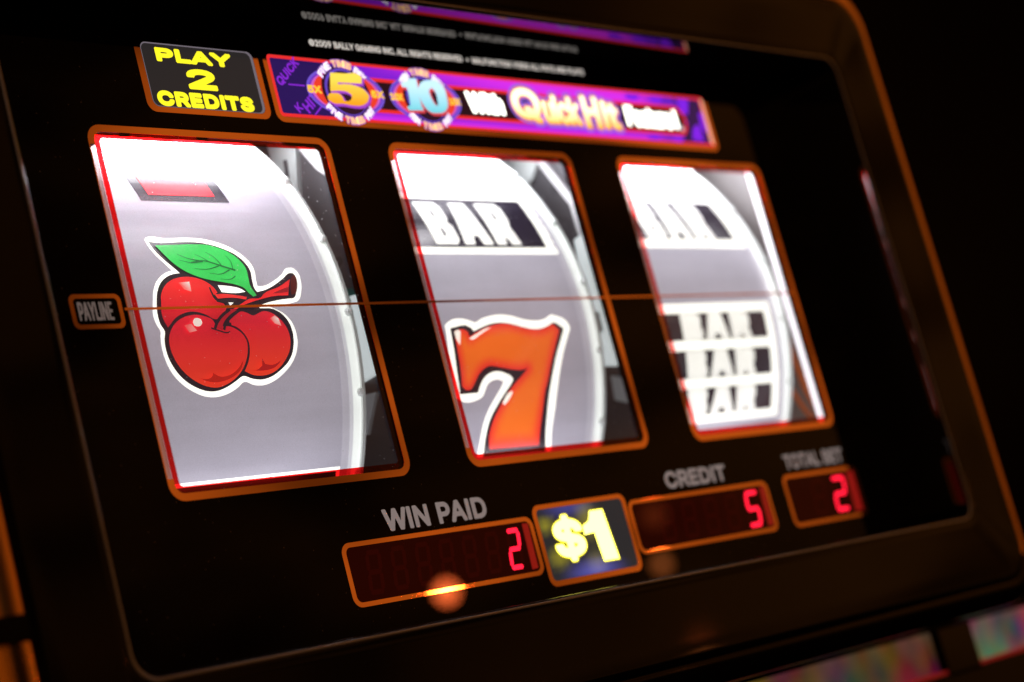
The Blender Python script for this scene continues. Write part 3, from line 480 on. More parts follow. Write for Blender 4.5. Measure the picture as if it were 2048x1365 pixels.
def thicken(loops, grow, cells=46):
    """Grow outlines by `grow` (same unit as the loops) with round corners. Returns [[outer, hole, ...], ...]."""
    pts = [p for _, lp in loops for p in lp]
    x0, x1 = min(p[0] for p in pts) - grow, max(p[0] for p in pts) + grow
    y0, y1 = min(p[1] for p in pts) - grow, max(p[1] for p in pts) + grow
    c = (y1 - y0) / cells
    gx = np.arange(x0 - 2 * c, x1 + 2.01 * c, c); gy = np.arange(y0 - 2 * c, y1 + 2.01 * c, c)
    X, Y = np.meshgrid(gx, gy)
    D = np.full(X.shape, 1e9); IN = np.zeros(X.shape, bool); HO = np.zeros(X.shape, bool)
    for hole, lp in loops:
        W = np.zeros(X.shape, bool)
        for i in range(len(lp)):
            ax, ay = lp[i - 1]; bx, by = lp[i]; dx, dy = bx - ax, by - ay
            l2 = dx * dx + dy * dy
            if l2 < 1e-12: continue
            lo, hi = min(ax, bx) - grow - 3 * c, max(ax, bx) + grow + 3 * c
            i0, i1 = np.searchsorted(gx, lo), np.searchsorted(gx, hi)
            xs, ys = X[:, i0:i1], Y[:, i0:i1]
            t = np.clip(((xs - ax) * dx + (ys - ay) * dy) / l2, 0, 1)
            D[:, i0:i1] = np.minimum(D[:, i0:i1], np.hypot(xs - ax - t * dx, ys - ay - t * dy))
            if dy:
                W ^= ((ay > Y) != (by > Y)) & (X < dx * (Y - ay) / dy + ax)
        if hole: HO |= W
        else: IN |= W
    IN &= ~HO
    F = np.where(IN, -D, D) - grow
    # marching squares
    B = F < 0
    def cut(i0, j0, i1, j1):
        f0, f1 = F[i0, j0], F[i1, j1]; t = f0 / (f0 - f1)
        return (gx[j0] + (gx[j1] - gx[j0]) * t, gy[i0] + (gy[i1] - gy[i0]) * t)
    nxt, pos = {}, {}
    H, Wd = F.shape
    mix = B[:-1, :-1].astype(int) + B[:-1, 1:] + B[1:, :-1] + B[1:, 1:]
    for i, j in zip(*np.nonzero((mix > 0) & (mix < 4))):
        k = (B[i, j], B[i, j + 1], B[i + 1, j + 1], B[i + 1, j])
        E = [('h', i, j), ('v', i, j + 1), ('h', i + 1, j), ('v', i, j)]
        G = [(i, j, i, j + 1), (i, j + 1, i + 1, j + 1), (i + 1, j, i + 1, j + 1), (i, j, i + 1, j)]
        ent = [q for q in range(4) if k[q] and not k[(q + 1) % 4]]      # inside -> outside, walking round the cell
        ext = [q for q in range(4) if not k[q] and k[(q + 1) % 4]]
        for q in ent + ext: pos[E[q]] = cut(*G[q])
        if len(ent) == 1: nxt[E[ent[0]]] = E[ext[0]]
        else:
            for q in ent: nxt[E[q]] = E[min(ext, key=lambda r: (r - q) % 4)]
    loops2, seen = [], set()
    for st in list(nxt):
        if st in seen: continue
        lp, cur = [], st
        while cur not in seen and cur in nxt:
            seen.add(cur); lp.append(pos[cur]); cur = nxt[cur]
        if len(lp) < 4: continue
        # drop points that lie on a straight run
        out, n = [], len(lp)
        for q in range(n):
            a, b, d = (out[-1] if out else lp[-1]), lp[q], lp[(q + 1) % n]
            ar = abs((b[0]-a[0])*(d[1]-a[1]) - (b[1]-a[1])*(d[0]-a[0])); ln = math.hypot(d[0]-a[0], d[1]-a[1]) + 1e-12
            if ar / ln > c * 0.06: out.append(b)
        if len(out) >= 3: loops2.append(out)
    def sarea(lp): return sum(lp[i-1][0]*lp[i][1] - lp[i][0]*lp[i-1][1] for i in range(len(lp))) / 2
    big = sorted(loops2, key=lambda l: -abs(sarea(l)))
    outers, s0 = [], (sarea(big[0]) > 0 if big else True)
    for lp in big:
        if (sarea(lp) > 0) == s0: outers.append([lp])
    for lp in big:
        if (sarea(lp) > 0) != s0:
            own = [o for o in outers if _inside(lp[0], o[0])]
            if own: min(own, key=lambda o: abs(sarea(o[0]))).append(lp)
    return outers

_cache = {}
def lettering(s, w, h, weight, space, cells):
    """Line of lettering filling w x h, strokes widened by weight*h; polygons with the lower left corner at 0, 0."""
    key = (s, round(w, 3), round(h, 3), round(weight, 4), space, cells)
    if key not in _cache:
        base = line_outlines(s, space)
        xs = [p[0] for _, l in base for p in l]; ys = [p[1] for _, l in base for p in l]
        g = weight * h
        sx = (w - 2 * g) / (max(xs) - min(xs)); sy = (h - 2 * g) / (max(ys) - min(ys))
        _cache[key] = [(ho, [((x - min(xs)) * sx + g, (y - min(ys)) * sy + g) for x, y in l]) for ho, l in base], g
    return _cache[key]

def poly_tris(loops):
    flat = [p for lp in loops for p in lp]
    return flat, tessellate_polygon([[Vector((a, b, 0)) for a, b in lp] for lp in loops])

class Art:
    """Printed artwork: flat coloured shapes in (a, b), each on its own layer, mapped on to a surface by fn(a, b, lift)."""
    def __init__(self, fn, step=0.08, cut=0.0, cuta=0.0):
        self.fn, self.step, self.cut, self.cuta = fn, step, cut, cuta
        self.v, self.f, self.c, self.layer = [], [], [], 1
    def _add(self, vs, ts, col, lift):
        bm = bmesh.new()
        bv = [bm.verts.new((a, b, 0)) for a, b in vs]
        for t in ts:
            try: bm.faces.new([bv[i] for i in t])
            except ValueError: pass
        for axis, cut in ((1, self.cut), (0, self.cuta)):
            if not cut or not bm.verts: continue
            lo = min(v.co[axis] for v in bm.verts); hi = max(v.co[axis] for v in bm.verts)
            k = math.ceil(lo / cut) * cut
            while k < hi:
                co = [0, 0, 0]; no = [0, 0, 0]; co[axis] = k; no[axis] = 1
                bmesh.ops.bisect_plane(bm, geom=bm.verts[:] + bm.edges[:] + bm.faces[:], plane_co=co, plane_no=no, dist=1e-5)
                k += cut
        bmesh.ops.triangulate(bm, faces=bm.faces[:])
        bm.verts.index_update()
        base = len(self.v)
        for v in bm.verts:
            self.v.append(self.fn(v.co.x, v.co.y, lift))
            self.c.append(col(v.co.x, v.co.y) if callable(col) else col)
        for f in bm.faces:
            ids = [v.index for v in f.verts]
            if f.normal.z < 0: ids.reverse()
            self.f.append([base + i for i in ids])
        bm.free()
    def lift(self, layer=None):
        if layer is None: layer = self.layer; self.layer += 1
        return layer * self.step
    def poly(self, pts, col, layer=None, smooth=False, holes=()):
        if smooth: pts = smooth_loop(pts)
        loops = [pts] + list(holes)
        flat = [p for lp in loops for p in lp]
        ts = tessellate_polygon([[Vector((a, b, 0)) for a, b in lp] for lp in loops])
        self._add(flat, ts, col, self.lift(layer))
    def rect(self, u0, u1, v0, v1, col, layer=None, r=0.0):
        self.poly(rrect(u0, u1, v0, v1, r) if r else [(u0, v0), (u1, v0), (u1, v1), (u0, v1)], col, layer)
    def ellipse(self, cx, cy, rx, ry, col, layer=None, n=40, hole=None):
        e = lambda a, b: [(cx + a * math.cos(2*math.pi*i/n), cy + b * math.sin(2*math.pi*i/n)) for i in range(n)]
        self.poly(e(rx, ry), col, layer, holes=[e(*hole)[::-1]] if hole else ())
    def text(self, s, u0, u1, v0, v1, col, weight=0.05, space=1.0, layer=None, xf=None, extra=0.0, cells=46):
        """Lettering filling the box; weight thickens the strokes inside the box, extra (mm) swells them beyond it."""
        base, g = lettering(s, u1 - u0, v1 - v0, weight, space, cells)
        lf = self.lift(layer)
        for loops in thicken(base, max(0.001, g + extra), cells):
            flat, ts = poly_tris(loops)
            q = [(u0 + x, v0 + y) for x, y in flat]
            self._add([xf(a, b) for a, b in q] if xf else q, ts, col, lf)
    def arc_text(self, s, cx, cy, rx, ry, a0, a1, size, col, weight=0.05, layer=None, flip=False, extra=0.0):
        """Single letters set along an arc from angle a0 to a1 (degrees)."""
        lf = self.lift(layer)
        for i, ch in enumerate(s):
            if ch == ' ': continue
            a = math.radians(a0 + (a1 - a0) * (i + 0.5) / len(s))
            w = size * (0.28 if ch == 'I' else 1.0 if ch == 'M' else 0.82)
            base, g = lettering(ch, w, size, weight, 1.0, 16)
            px, py = cx + rx * math.cos(a), cy + ry * math.sin(a)
            rot = math.atan2(ry * math.cos(a), -rx * math.sin(a)) + (0 if flip else math.pi)
            cs, sn = math.cos(rot), math.sin(rot)
            for loops in thicken(base, g + extra, 16):
                flat, ts = poly_tris(loops)
                q = [(px + (x - w / 2) * cs - (y - size / 2) * sn, py + (x - w / 2) * sn + (y - size / 2) * cs) for x, y in flat]
                self._add(q, ts, col(i, ch) if callable(col) else col, lf)
    def grown(self, loops, col, grow, layer, cells=40):
        """A traced shape swollen by grow mm."""
        lf = self.lift(layer)
        for lp in thicken(loops, grow, cells):
            flat, ts = poly_tris(lp); self._add(flat, ts, col, lf)
    def build(self, name, m, parent, label=None):
        me = bpy.data.meshes.new(name)
        me.from_pydata([tuple(p) for p in self.v], [], self.f)
        at = me.color_attributes.new('print', 'FLOAT_COLOR', 'POINT')
        for i, c in enumerate(self.c): at.data[i].color = (c[0], c[1], c[2], 1)
        me.update()
        return link(name, me, m, parent, label)
M_TRIM = rough_noise(mat('amber_brass', (0.55, 0.26, 0.07), 0.3, metal=1.0), 30, 0.24, 0.40)
M_RIM = mat('clear_rim_plastic', (0.75, 0.8, 0.78), 0.25, emit=(0.9, 0.95, 0.9), es=0.12)
M_SIGNPANE = mat('dark_sign_pane', (0.022, 0.020, 0.020), 0.06, emit=(0.030, 0.026, 0.026), es=0.75, ior=1.12)  # faint emission paints the grey haze of reflections into the pane
M_PRINT = mat('white_print', (0.8, 0.78, 0.74), 0.4, emit=(0.85, 0.80, 0.74), es=0.62)
M_CABLE = mat('orange_cable', (0.75, 0.16, 0.04), 0.5)
M_REDTRIM = mat('red_trim', (0.35, 0.01, 0.015), 0.3, emit=(0.5, 0.01, 0.02), es=0.25)
def belly(name, tint, es, seed):
    """Colourful printed glass: soft patches of unrelated hues."""
    m = mat(name, rough=0.2)
    n, l, b = nodes(m)
    t = n.new('ShaderNodeTexCoord'); mp = n.new('ShaderNodeMapping'); mp.inputs['Location'].default_value = (seed, seed, seed); mp.inputs['Scale'].default_value = (1, 1, 1)
    no = n.new('ShaderNodeTexNoise'); no.inputs['Scale'].default_value = 46; no.inputs['Detail'].default_value = 1.0
    l.new(t.outputs['Object'], mp.inputs[0]); l.new(mp.outputs[0], no.inputs['Vector'])
    s = n.new('ShaderNodeVectorMath'); s.operation = 'SUBTRACT'; s.inputs[1].default_value = (0.27, 0.27, 0.27)
    l.new(no.outputs['Color'], s.inputs[0])
    k = n.new('ShaderNodeVectorMath'); k.operation = 'MULTIPLY'; k.inputs[1].default_value = tint
    l.new(s.outputs[0], k.inputs[0])
    mxm = n.new('ShaderNodeVectorMath'); mxm.operation = 'MAXIMUM'; mxm.inputs[1].default_value = (0.012, 0.010, 0.008)
    l.new(k.outputs[0], mxm.inputs[0])
    l.new(mxm.outputs[0], b.inputs['Base Color']); l.new(mxm.outputs[0], b.inputs['Emission Color']); b.inputs['Emission Strength'].default_value = es
    return m
M_BELLY = belly('belly_art', (0.95, 0.46, 0.28), 0.24, 3.0)
M_BELLY2 = belly('belly_art_pale', (1.25, 0.95, 0.68), 0.28, 8.0)
M_LITWHITE = rough_noise(mat('self_lit_motor_plastic', (0.80, 0.84, 0.84), 0.4, emit=(0.8, 0.9, 0.9), es=0.5), 80, 0.3, 0.6)  # no lamp: emission brightens the motor parts as if lit
M_GREYLIGHT = mat('light_grey_plastic', (0.4, 0.44, 0.44), 0.4)
LAMP_W = 0.165
M_LIP = mat('polished_lip', (0.25, 0.25, 0.27), 0.10, ior=1.7)
M_WALL = mat('black_gloss_wall', (0.002, 0.002, 0.002), 0.02, ior=1.85)
M_REFLSTRIP = bpy.data.materials.new('pale_reflection_gilt'); M_REFLSTRIP.use_nodes = True  # half see-through gilt, made up to imitate a pale reflection on the gold
_n, _l = M_REFLSTRIP.node_tree.nodes, M_REFLSTRIP.node_tree.links; _n.clear()
_o = _n.new('ShaderNodeOutputMaterial'); _t = _n.new('ShaderNodeBsdfTransparent'); _t.inputs[0].default_value = (0.42, 0.36, 0.35, 1)
_g = _n.new('ShaderNodeBsdfGlossy'); _g.inputs[0].default_value = (0.62, 0.36, 0.14, 1); _g.inputs['Roughness'].default_value = 0.08
_m = _n.new('ShaderNodeMixShader'); _m.inputs[0].default_value = 0.5
_l.new(_t.outputs[0], _m.inputs[1]); _l.new(_g.outputs[0], _m.inputs[2]); _l.new(_m.outputs[0], _o.inputs[0])
M_OFFSEG = mat('unlit_segment', (0.014, 0.001, 0.001), 0.008, emit=(0.024, 0.0008, 0.0005), es=0.78, ior=1.12)
NUM_FIVE = [(102.1, 22.9), (108.6, 23.0), (114.9, 23.1), (115.8, 22.3), (115.1, 20.2), (109.9, 19.9), (104.4, 19.9), (103.6, 18.9), (107.4, 19.3), (112.0, 19.0), (115.7, 17.7), (117.1, 15.9), (115.9, 14.0), (113.2, 12.5), (108.5, 12.1), (105.4, 12.4), (103.9, 12.5), (100.4, 12.4), (98.3, 13.3), (98.2, 14.5), (99.5, 15.5), (101.5, 15.8), (103.8, 15.6), (104.8, 14.5), (105.0, 13.3), (107.1, 13.3), (108.9, 14.4), (109.4, 15.8), (107.9, 16.7), (104.2, 17.0), (100.2, 16.6)]
NUM_ONE = [(133.9, 21.5), (136.3, 22.2), (138.6, 23.4), (141.8, 23.6), (141.6, 20.9), (141.0, 13.8), (141.4, 12.4), (138.0, 12.1), (134.4, 12.0), (134.0, 13.0), (135.8, 13.6), (136.5, 18.7), (136.3, 20.3), (134.1, 20.3)]
NUM_ZERO = [(141.8, 20.0), (143.9, 22.4), (148.2, 23.6), (152.1, 23.5), (154.4, 21.5), (154.7, 17.3), (154.1, 14.7), (152.1, 12.7), (148.3, 11.8), (144.5, 12.1), (142.4, 14.0), (141.4, 17.1)]
NUM_ZHOLE = [(146.5, 19.8), (148.4, 21.1), (149.8, 19.6), (149.9, 16.4), (149.6, 14.6), (148.3, 14.2), (147.2, 15.9), (146.6, 18.1)]
# ------------------------------------------------------------------ the machine
PITCH = 119.36
RAD, VC, D0 = 96.7, -55.0, 8.0
machine = thing('slot_machine', 'black upright slot machine showing a cherry, a red seven and bars on three reels', 'slot machine', P(166, -230))
OPEN = (-42.2, 371.0, -157.0, 37.7)

def off_loop(o, r0=7.0, n=9):
    return rrect(OPEN[0] - o, OPEN[1] + o, OPEN[2] - o, OPEN[3] + o, r0 + 0.30 * o, n)

def loft(name, prof, m, parent, label=None, close=False, keep=None):
    bm = bmesh.new(); rows = []
    for o, h in prof:
        rows.append([bm.verts.new(P(a, b, h)) for a, b in off_loop(o)])
    pairs = list(zip(rows, rows[1:])) + ([(rows[-1], rows[0])] if close else [])
    for r0, r1 in pairs:
        k = len(r0)
        for i in range(k):
            c = (r0[i].co + r0[(i + 1) % k].co) / 2 / MM
            if keep and not keep(c.x, c.z): continue
            bm.faces.new((r0[i], r0[(i + 1) % k], r1[(i + 1) % k], r1[i]))
    bmesh.ops.delete(bm, geom=[v for v in bm.verts if not v.link_faces], context='VERTS')
    bmesh.ops.recalc_face_normals(bm, faces=bm.faces)
    o = from_bm(name, bm, m, parent, label, smooth=True)
    return o

def arc_pts(co, ch, r, a0, a1, n):
    return [(co + r * math.cos(math.radians(a0 + (a1 - a0) * i / n)), ch + r * math.sin(math.radians(a0 + (a1 - a0) * i / n))) for i in range(n + 1)]

loft('inner_wall', [(0, -6), (0, 4), (0, 12), (0, 24.0)], M_WALL, machine)
prof = [(0.02, 24.05)] + arc_pts(0.9, 24.0, 0.9, 180, 98, 5) + [(4.5, 25.1), (10, 25.4), (20, 26.1), (26, 26.5), (27.4, 26.55), (28.1, 25.6), (28.3, 24.0), (28.3, -40)]
loft('bezel', prof, M_BEZEL, machine)
tprof = [(28.4, 20), (28.4, 24.8), (28.7, 25.6)] + arc_pts(30.0, 18.0, 8.0, 94, 0, 12) + [(38.0, -60), (28.4, -60)]
loft('glass_lip', [(0.5, 23.9)] + arc_pts(1.1, 24.5, 0.6, 180, 0, 8) + [(1.7, 24.0)], M_LIP, machine, 'thin polished grey lip')
foot = lambda u, v: v < OPEN[2] - 18
loft('edge_trim', tprof, M_TRIM, machine, 'amber brass edge trim', keep=lambda u, v: not foot(u, v))
loft('bottom_edge', tprof, M_BEZEL, machine, 'black bottom edge', keep=foot)
for v0, v1 in ((-143.5, -137.0),):
    bm = bmesh.new()
    box(bm, OPEN[0] - 38.6, OPEN[0] - 28.6, v0, v1, -60.5, 26.4)
    bmesh.ops.recalc_face_normals(bm, faces=bm.faces)
    from_bm('trim_joint', bm, M_BEZEL, machine)

# black printed front glass with its openings
WINS = []
holes = []
NV0, NV1 = -103.5, -6.0
def notched(lp, u):
    """Window outline with a slot cut out of its left side for the added strip that imitates a pale reflection."""
    x = min(p[0] for p in lp); q = []
    for i, p in enumerate(lp):
        q.append(p); n = lp[(i + 1) % len(lp)]
        if abs(p[0] - x) < 0.3 and abs(n[0] - x) < 0.3 and abs(p[1] - n[1]) > 50:
            w = [(p[0], NV1), (u, NV1), (u, NV0), (p[0], NV0)]
            q += w if p[1] > n[1] else w[::-1]
    return q
for k in range(3):
    a = k * PITCH
    WINS.append((a, a + 93.4, -110.0, 0.0))
    holes.append(notched(rrect(a + 2.28, a + 93.4 - 2.28, -110 + 2.18, -2.12, 2.9), a + 0.35))
bm = bmesh.new()
plate(bm, [rrect(OPEN[0] - 3, OPEN[1] + 3, OPEN[2] - 3, OPEN[3] + 3, 4)] + [h[::-1] for h in holes], -2.5, 0.0)
bmesh.ops.recalc_face_normals(bm, faces=bm.faces)
from_bm('front_glass', bm, M_BLACK, machine)

# windows: gold line, translucent red edge, pane
for k, (u0, u1, v0, v1) in enumerate(WINS):
    fr = ring('window_frame', rrect(u0, u1, v0, v1, 5.0), notched(rrect(u0 + 2.25, u1 - 2.25, v0 + 2.15, v1 - 2.1, 3.0), u0 + 0.35)[::-1], 0.02, 0.14, M_GOLD, machine)
    bm = bmesh.new(); bm.faces.new([bm.verts.new(P(x, y, -0.35)) for x, y in ((u0 + 0.3, NV0 - .05), (u0 + 2.28, NV0 - .05), (u0 + 2.28, NV1 + .05), (u0 + 0.3, NV1 + .05))])
    from_bm('reflection_strip', bm, M_REFLSTRIP, fr)  # added strip standing in for the whitish reflection on the left border
    bm = bmesh.new()
    a = rrect(u0 + 2.3, u1 - 2.3, v0 + 2.2, v1 - 2.15, 2.9); b = rrect(u0 + 4.3, u1 - 4.3, v0 + 4.2, v1 - 3.9, 1.4)
    va = [bm.verts.new(P(x, y, -0.3)) for x, y in a]; vb = [bm.verts.new(P(x, y, -0.3)) for x, y in b]
    for i in range(len(a)):
        j = (i + 1) % len(a)
        bm.faces.new((vb[i], va[i], va[j], vb[j]))
    from_bm('red_edge', bm, M_RED, fr)
    bm = bmesh.new(); bm.faces.new([bm.verts.new(P(x, y, -0.9)) for x, y in rrect(u0 + 2.3, u1 - 2.3, v0 + 2.2, v1 - 2.15, 2.9)])
    from_bm('glass_pane', bm, M_PANE, fr)
# pay line across the three windows
bm = bmesh.new()
for a, b in ((-1.0, 330.0),):
    box(bm, a, b, -55.2, -54.45, 0.16, 0.24)
bmesh.ops.recalc_face_normals(bm, faces=bm.faces)
from_bm('payline_stripe', bm, M_GOLD, machine)

# ------------------------------------------------------------------ reels
SILVER = (0.385, 0.37, 0.43)
INKB = (0.016, 0.013, 0.024)
GLOW = (1.9, 1.9, 1.68)

def reel_fn(k):
    def fn(u, s, lift):
        th = s / RAD; r = RAD + lift
        return Vector(((u + k * PITCH) * MM, (D0 + RAD - r * math.cos(th)) * MM, (VC + r * math.sin(th)) * MM))
    return fn

def ring_shape(bm, u0, u1, r0, r1, mi=0, n=96):
    """Hoop about the reel's axle from u0 to u1 between radii r0 and r1."""
    rows = []
    for u, r in ((u0, r0), (u0, r1), (u1, r1), (u1, r0)):
        rows.append([bm.verts.new(Vector((u * MM, (D0 + RAD - r * math.cos(2*math.pi*i/n)) * MM, (VC + r * math.sin(2*math.pi*i/n)) * MM))) for i in range(n)])
    for q in range(4):
        a, b = rows[q], rows[(q + 1) % 4]
        for i in range(n):
            f = bm.faces.new((a[i], a[(i + 1) % n], b[(i + 1) % n], b[i])); f.material_index = mi
    return rows

def lerp3(a, b, t):
    t = max(0, min(1, t)); return tuple(x + (y - x) * t for x, y in zip(a, b))

def make_reel(k):
    fn = reel_fn(k); a0 = k * PITCH
    st = Art(fn, cut=3.0)
    st.rect(1.0, 92.4, -110, 110, SILVER, 0)
    reel = st.build('reel', M_ART, machine, ('left reel stopped on a pair of cherries', 'middle reel stopped on a red seven', 'right reel stopped on triple bars')[k])
    rim = Art(fn, cut=3.0)
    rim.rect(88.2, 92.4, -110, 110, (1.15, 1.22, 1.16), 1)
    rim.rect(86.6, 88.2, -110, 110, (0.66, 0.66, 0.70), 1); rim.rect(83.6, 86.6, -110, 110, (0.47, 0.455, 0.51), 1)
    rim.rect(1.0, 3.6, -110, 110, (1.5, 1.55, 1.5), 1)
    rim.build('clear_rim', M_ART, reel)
    bm = bmesh.new()
    ring_shape(bm, a0 + 91.6, a0 + 92.9, RAD - 5, RAD + 0.9)
    ring_shape(bm, a0 + 0.4, a0 + 1.4, RAD - 9, RAD + 0.6)
    for i in range(24):     # moulded studs on the right rim
        th = 2 * math.pi * (i + 0.35 * k) / 24
        c = fn(91.2, th * RAD, 0.6)
        mtx = Matrix.Translation(c) @ Matrix.Rotation(th, 4, 'X')
        bmesh.ops.create_uvsphere(bm, u_segments=8, v_segments=6, radius=1.5 * MM, matrix=mtx)
    bmesh.ops.recalc_face_normals(bm, faces=bm.faces)
    from_bm('rim_hoop', bm, M_RIM, reel)
    bm = bmesh.new()
    ring_shape(bm, a0 + 4.0, a0 + 6.0, 30, RAD - 8.5, 0, 8)
    ring_shape(bm, a0 + 1.5, a0 + 8.0, 6, 30, 1, 40)
    bmesh.ops.recalc_face_normals(bm, faces=bm.faces)
    from_bm('side_disc', bm, [M_DARKMETAL, M_PALE], reel)
    return reel, fn

# --- reel 1: cherries
reel, fn = make_reel(0)
A = Art(fn, cut=2.5)
A.poly(CHERRY['white'], GLOW, smooth=True)
A.poly(CHERRY['black'], INKB, smooth=True)
RT, RB = (0.62, 0.014, 0.035), (0.98, 0.062, 0.02)
red = lambda s0, s1: (lambda u, s: lerp3(RT, RB, (s0 - s) / (s0 - s1)))
A.poly(CHERRY['back'], lambda u, s: lerp3((0.85, 0.022, 0.03), (0.28, 0.006, 0.03), (8 - s) / 17), smooth=True)
A.poly(CHERRY['right'], red(-2, -22), smooth=True)
A.poly(CHERRY['front'], red(-4, -27), smooth=True)
A.poly(CHERRY['leaf'], lambda u, s: lerp3((0.03, 0.58, 0.10), (0.004, 0.10, 0.03), ((u - 52) + (8 - s) * 0.7) / 16), smooth=True)
A.poly(CHERRY['gap1'], (1.6, 1.6, 1.5), smooth=True); A.poly(CHERRY['gap2'], (1.6, 1.6, 1.5))
for key, w0, w1 in (('v0', .25, .6), ('v1', .12, .45), ('v2', .12, .4), ('v3', .1, .35), ('v4', .12, .35), ('v5', .12, .35), ('v6', .12, .35), ('v7', .12, .35), ('v8', .1, .3)):
    A.poly(stroke(CHERRY_LINES[key], w0, w1), (0.006, 0.14, 0.04), 9)
lay = A.layer = 10
A.poly(CHERRY['stemC'], (0.42, 0.012, 0.03), smooth=True)
A.poly(CHERRY['stemA'], (0.85, 0.022, 0.03), smooth=True)
A.poly(CHERRY['stemAd'], (0.28, 0.01, 0.02)); A.poly(CHERRY['cap'], (0.075, 0.008, 0.01), smooth=True)
A.poly(CHERRY['stemB'], (0.9, 0.03, 0.035), smooth=True)
for key, w0, w1 in (('k1', .9, 1.0), ('k2', .9, .9), ('k3', .5, .35), ('k4', 1.2, 1.2), ('k5', .6, 1.0)):
    A.poly(stroke(CHERRY_LINES[key], w0, w1), INKB, 15)
A.layer = 16
A.poly(CHERRY['shA'], (0.50, 0.014, 0.012), smooth=True, layer=16); A.poly(CHERRY['shB'], (0.45, 0.012, 0.016), smooth=True, layer=16)
def fade(c0, c1, p, r):
    return lambda u, s: lerp3(c0, c1, math.hypot(u - p[0], s - p[1]) / r)
for key in ('hlA', 'hlC', 'hlD'):
    pts = CHERRY[key]; p = pts[2] if key != 'hlA' else pts[1]
    A.poly(pts, fade((1.0, 0.80, 0.75) if key != 'hlC' else (0.9, 0.35, 0.33), (0.85, 0.06, 0.06), p, max(math.hypot(q[0]-p[0], q[1]-p[1]) for q in pts)), 17)
A.poly(CHERRY['hlB'], (0.95, 0.86, 0.76), 17, smooth=True)
A.build('cherry_symbol', M_ART, reel)
B = Art(fn, cut=2.5)                        # foot of the red seven above
B.rect(27.5, 61.5, 40.0, 100, INKB, 1); B.rect(31.5, 57.0, 42.4, 100, (0.80, 0.02, 0.035), 2)
B.build('seven_symbol', M_ART, reel)
B = Art(fn, cut=2.5)                        # top of the bar below
B.rect(9.0, 83.4, -72, -47.9, GLOW, 1); B.rect(11.5, 81.9, -70, -49.2, INKB, 2)
B.build('bar_symbol', M_ART, reel)

# --- reel 2: bar over seven
reel, fn = make_reel(1)
BLOCK = {
    'B': (0.0, 12.1, [(0, 0), (.86, 0), (1, .10), (1, .41), (.88, .51), (.98, .60), (.98, .90), (.84, 1), (0, 1)], [[(.44, .16), (.60, .19), (.60, .36), (.44, .39)], [(.44, .62), (.58, .64), (.58, .82), (.44, .84)]]),
    'A': (14.2, 28.6, [(0, 0), (.34, 0), (.40, .20), (.60, .20), (.66, 0), (1, 0), (.77, 1), (.23, 1)], [[(.46, .36), (.54, .36), (.50, .66)]]),
    'R': (30.7, 43.2, [(0, 0), (.38, 0), (.43, .17), (.53, .17), (.62, 0), (1, 0), (.88, .42), (.98, .56), (.98, .90), (.84, 1), (0, 1)], [[(.44, .56), (.58, .58), (.58, .80), (.44, .82)]]),
}
def bar_letters(art, s0, s1, layer, u0=24.0, u1=67.2, grow=0.15):
    """Blocky letters, swollen until their counters are almost closed."""
    sc = (u1 - u0) / 43.2
    for ch in 'BAR':
        a, b, body, counters = BLOCK[ch]
        to = lambda q: [(u0 + (a + x * (b - a)) * sc, s0 + y * (s1 - s0)) for x, y in q]
        shp = [(False, to(body))] + ([(True, to(c)) for c in counters] if s1 - s0 > 14 else [])
        art.grown(shp, (1.3, 1.3, 1.18), grow, layer, 44)
B = Art(fn, cut=2.5)
B.rect(7.5, 85.0, 20.3, 47.5, GLOW, 1, r=0.8); B.rect(11.5, 80.2, 22.9, 44.6, INKB, 2)
bar_letters(B, 24.2, 42.4, 3)
B.build('bar_symbol', M_ART, reel)
A = Art(fn, cut=2.0, cuta=2.0)
A.poly(SEVEN['white'], GLOW, smooth=True); A.poly(SEVEN['black'], INKB, smooth=True)
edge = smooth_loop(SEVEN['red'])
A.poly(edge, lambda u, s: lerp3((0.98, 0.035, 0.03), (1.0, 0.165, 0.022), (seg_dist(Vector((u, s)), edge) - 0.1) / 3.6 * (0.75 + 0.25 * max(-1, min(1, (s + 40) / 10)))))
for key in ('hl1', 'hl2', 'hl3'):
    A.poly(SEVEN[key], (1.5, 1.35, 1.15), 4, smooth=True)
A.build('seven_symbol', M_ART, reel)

# --- reel 3: bar over triple bar
reel, fn = make_reel(2)
B = Art(fn, cut=2.5)
B.rect(7.5, 85.2, 23.4, 50.0, GLOW, 1, r=0.8); B.rect(11.5, 80.0, 27.2, 47.1, INKB, 2)
bar_letters(B, 27.3, 46.4, 3)
B.build('bar_symbol', M_ART, reel)
B = Art(fn, cut=2.5)
B.rect(6.5, 84.2, -46.2, -0.4, GLOW, 1, r=0.8)
for s0, s1 in ((-14.7, -4.2), (-29.1, -18.5), (-43.0, -32.8)):
    B.rect(11.0, 79.6, s0, s1, INKB, 2)
    bar_letters(B, s0 + .35, s1 - .35, 3, 23.6, 68.2, 0.1)
B.build('triple_bar_symbol', M_ART, reel)

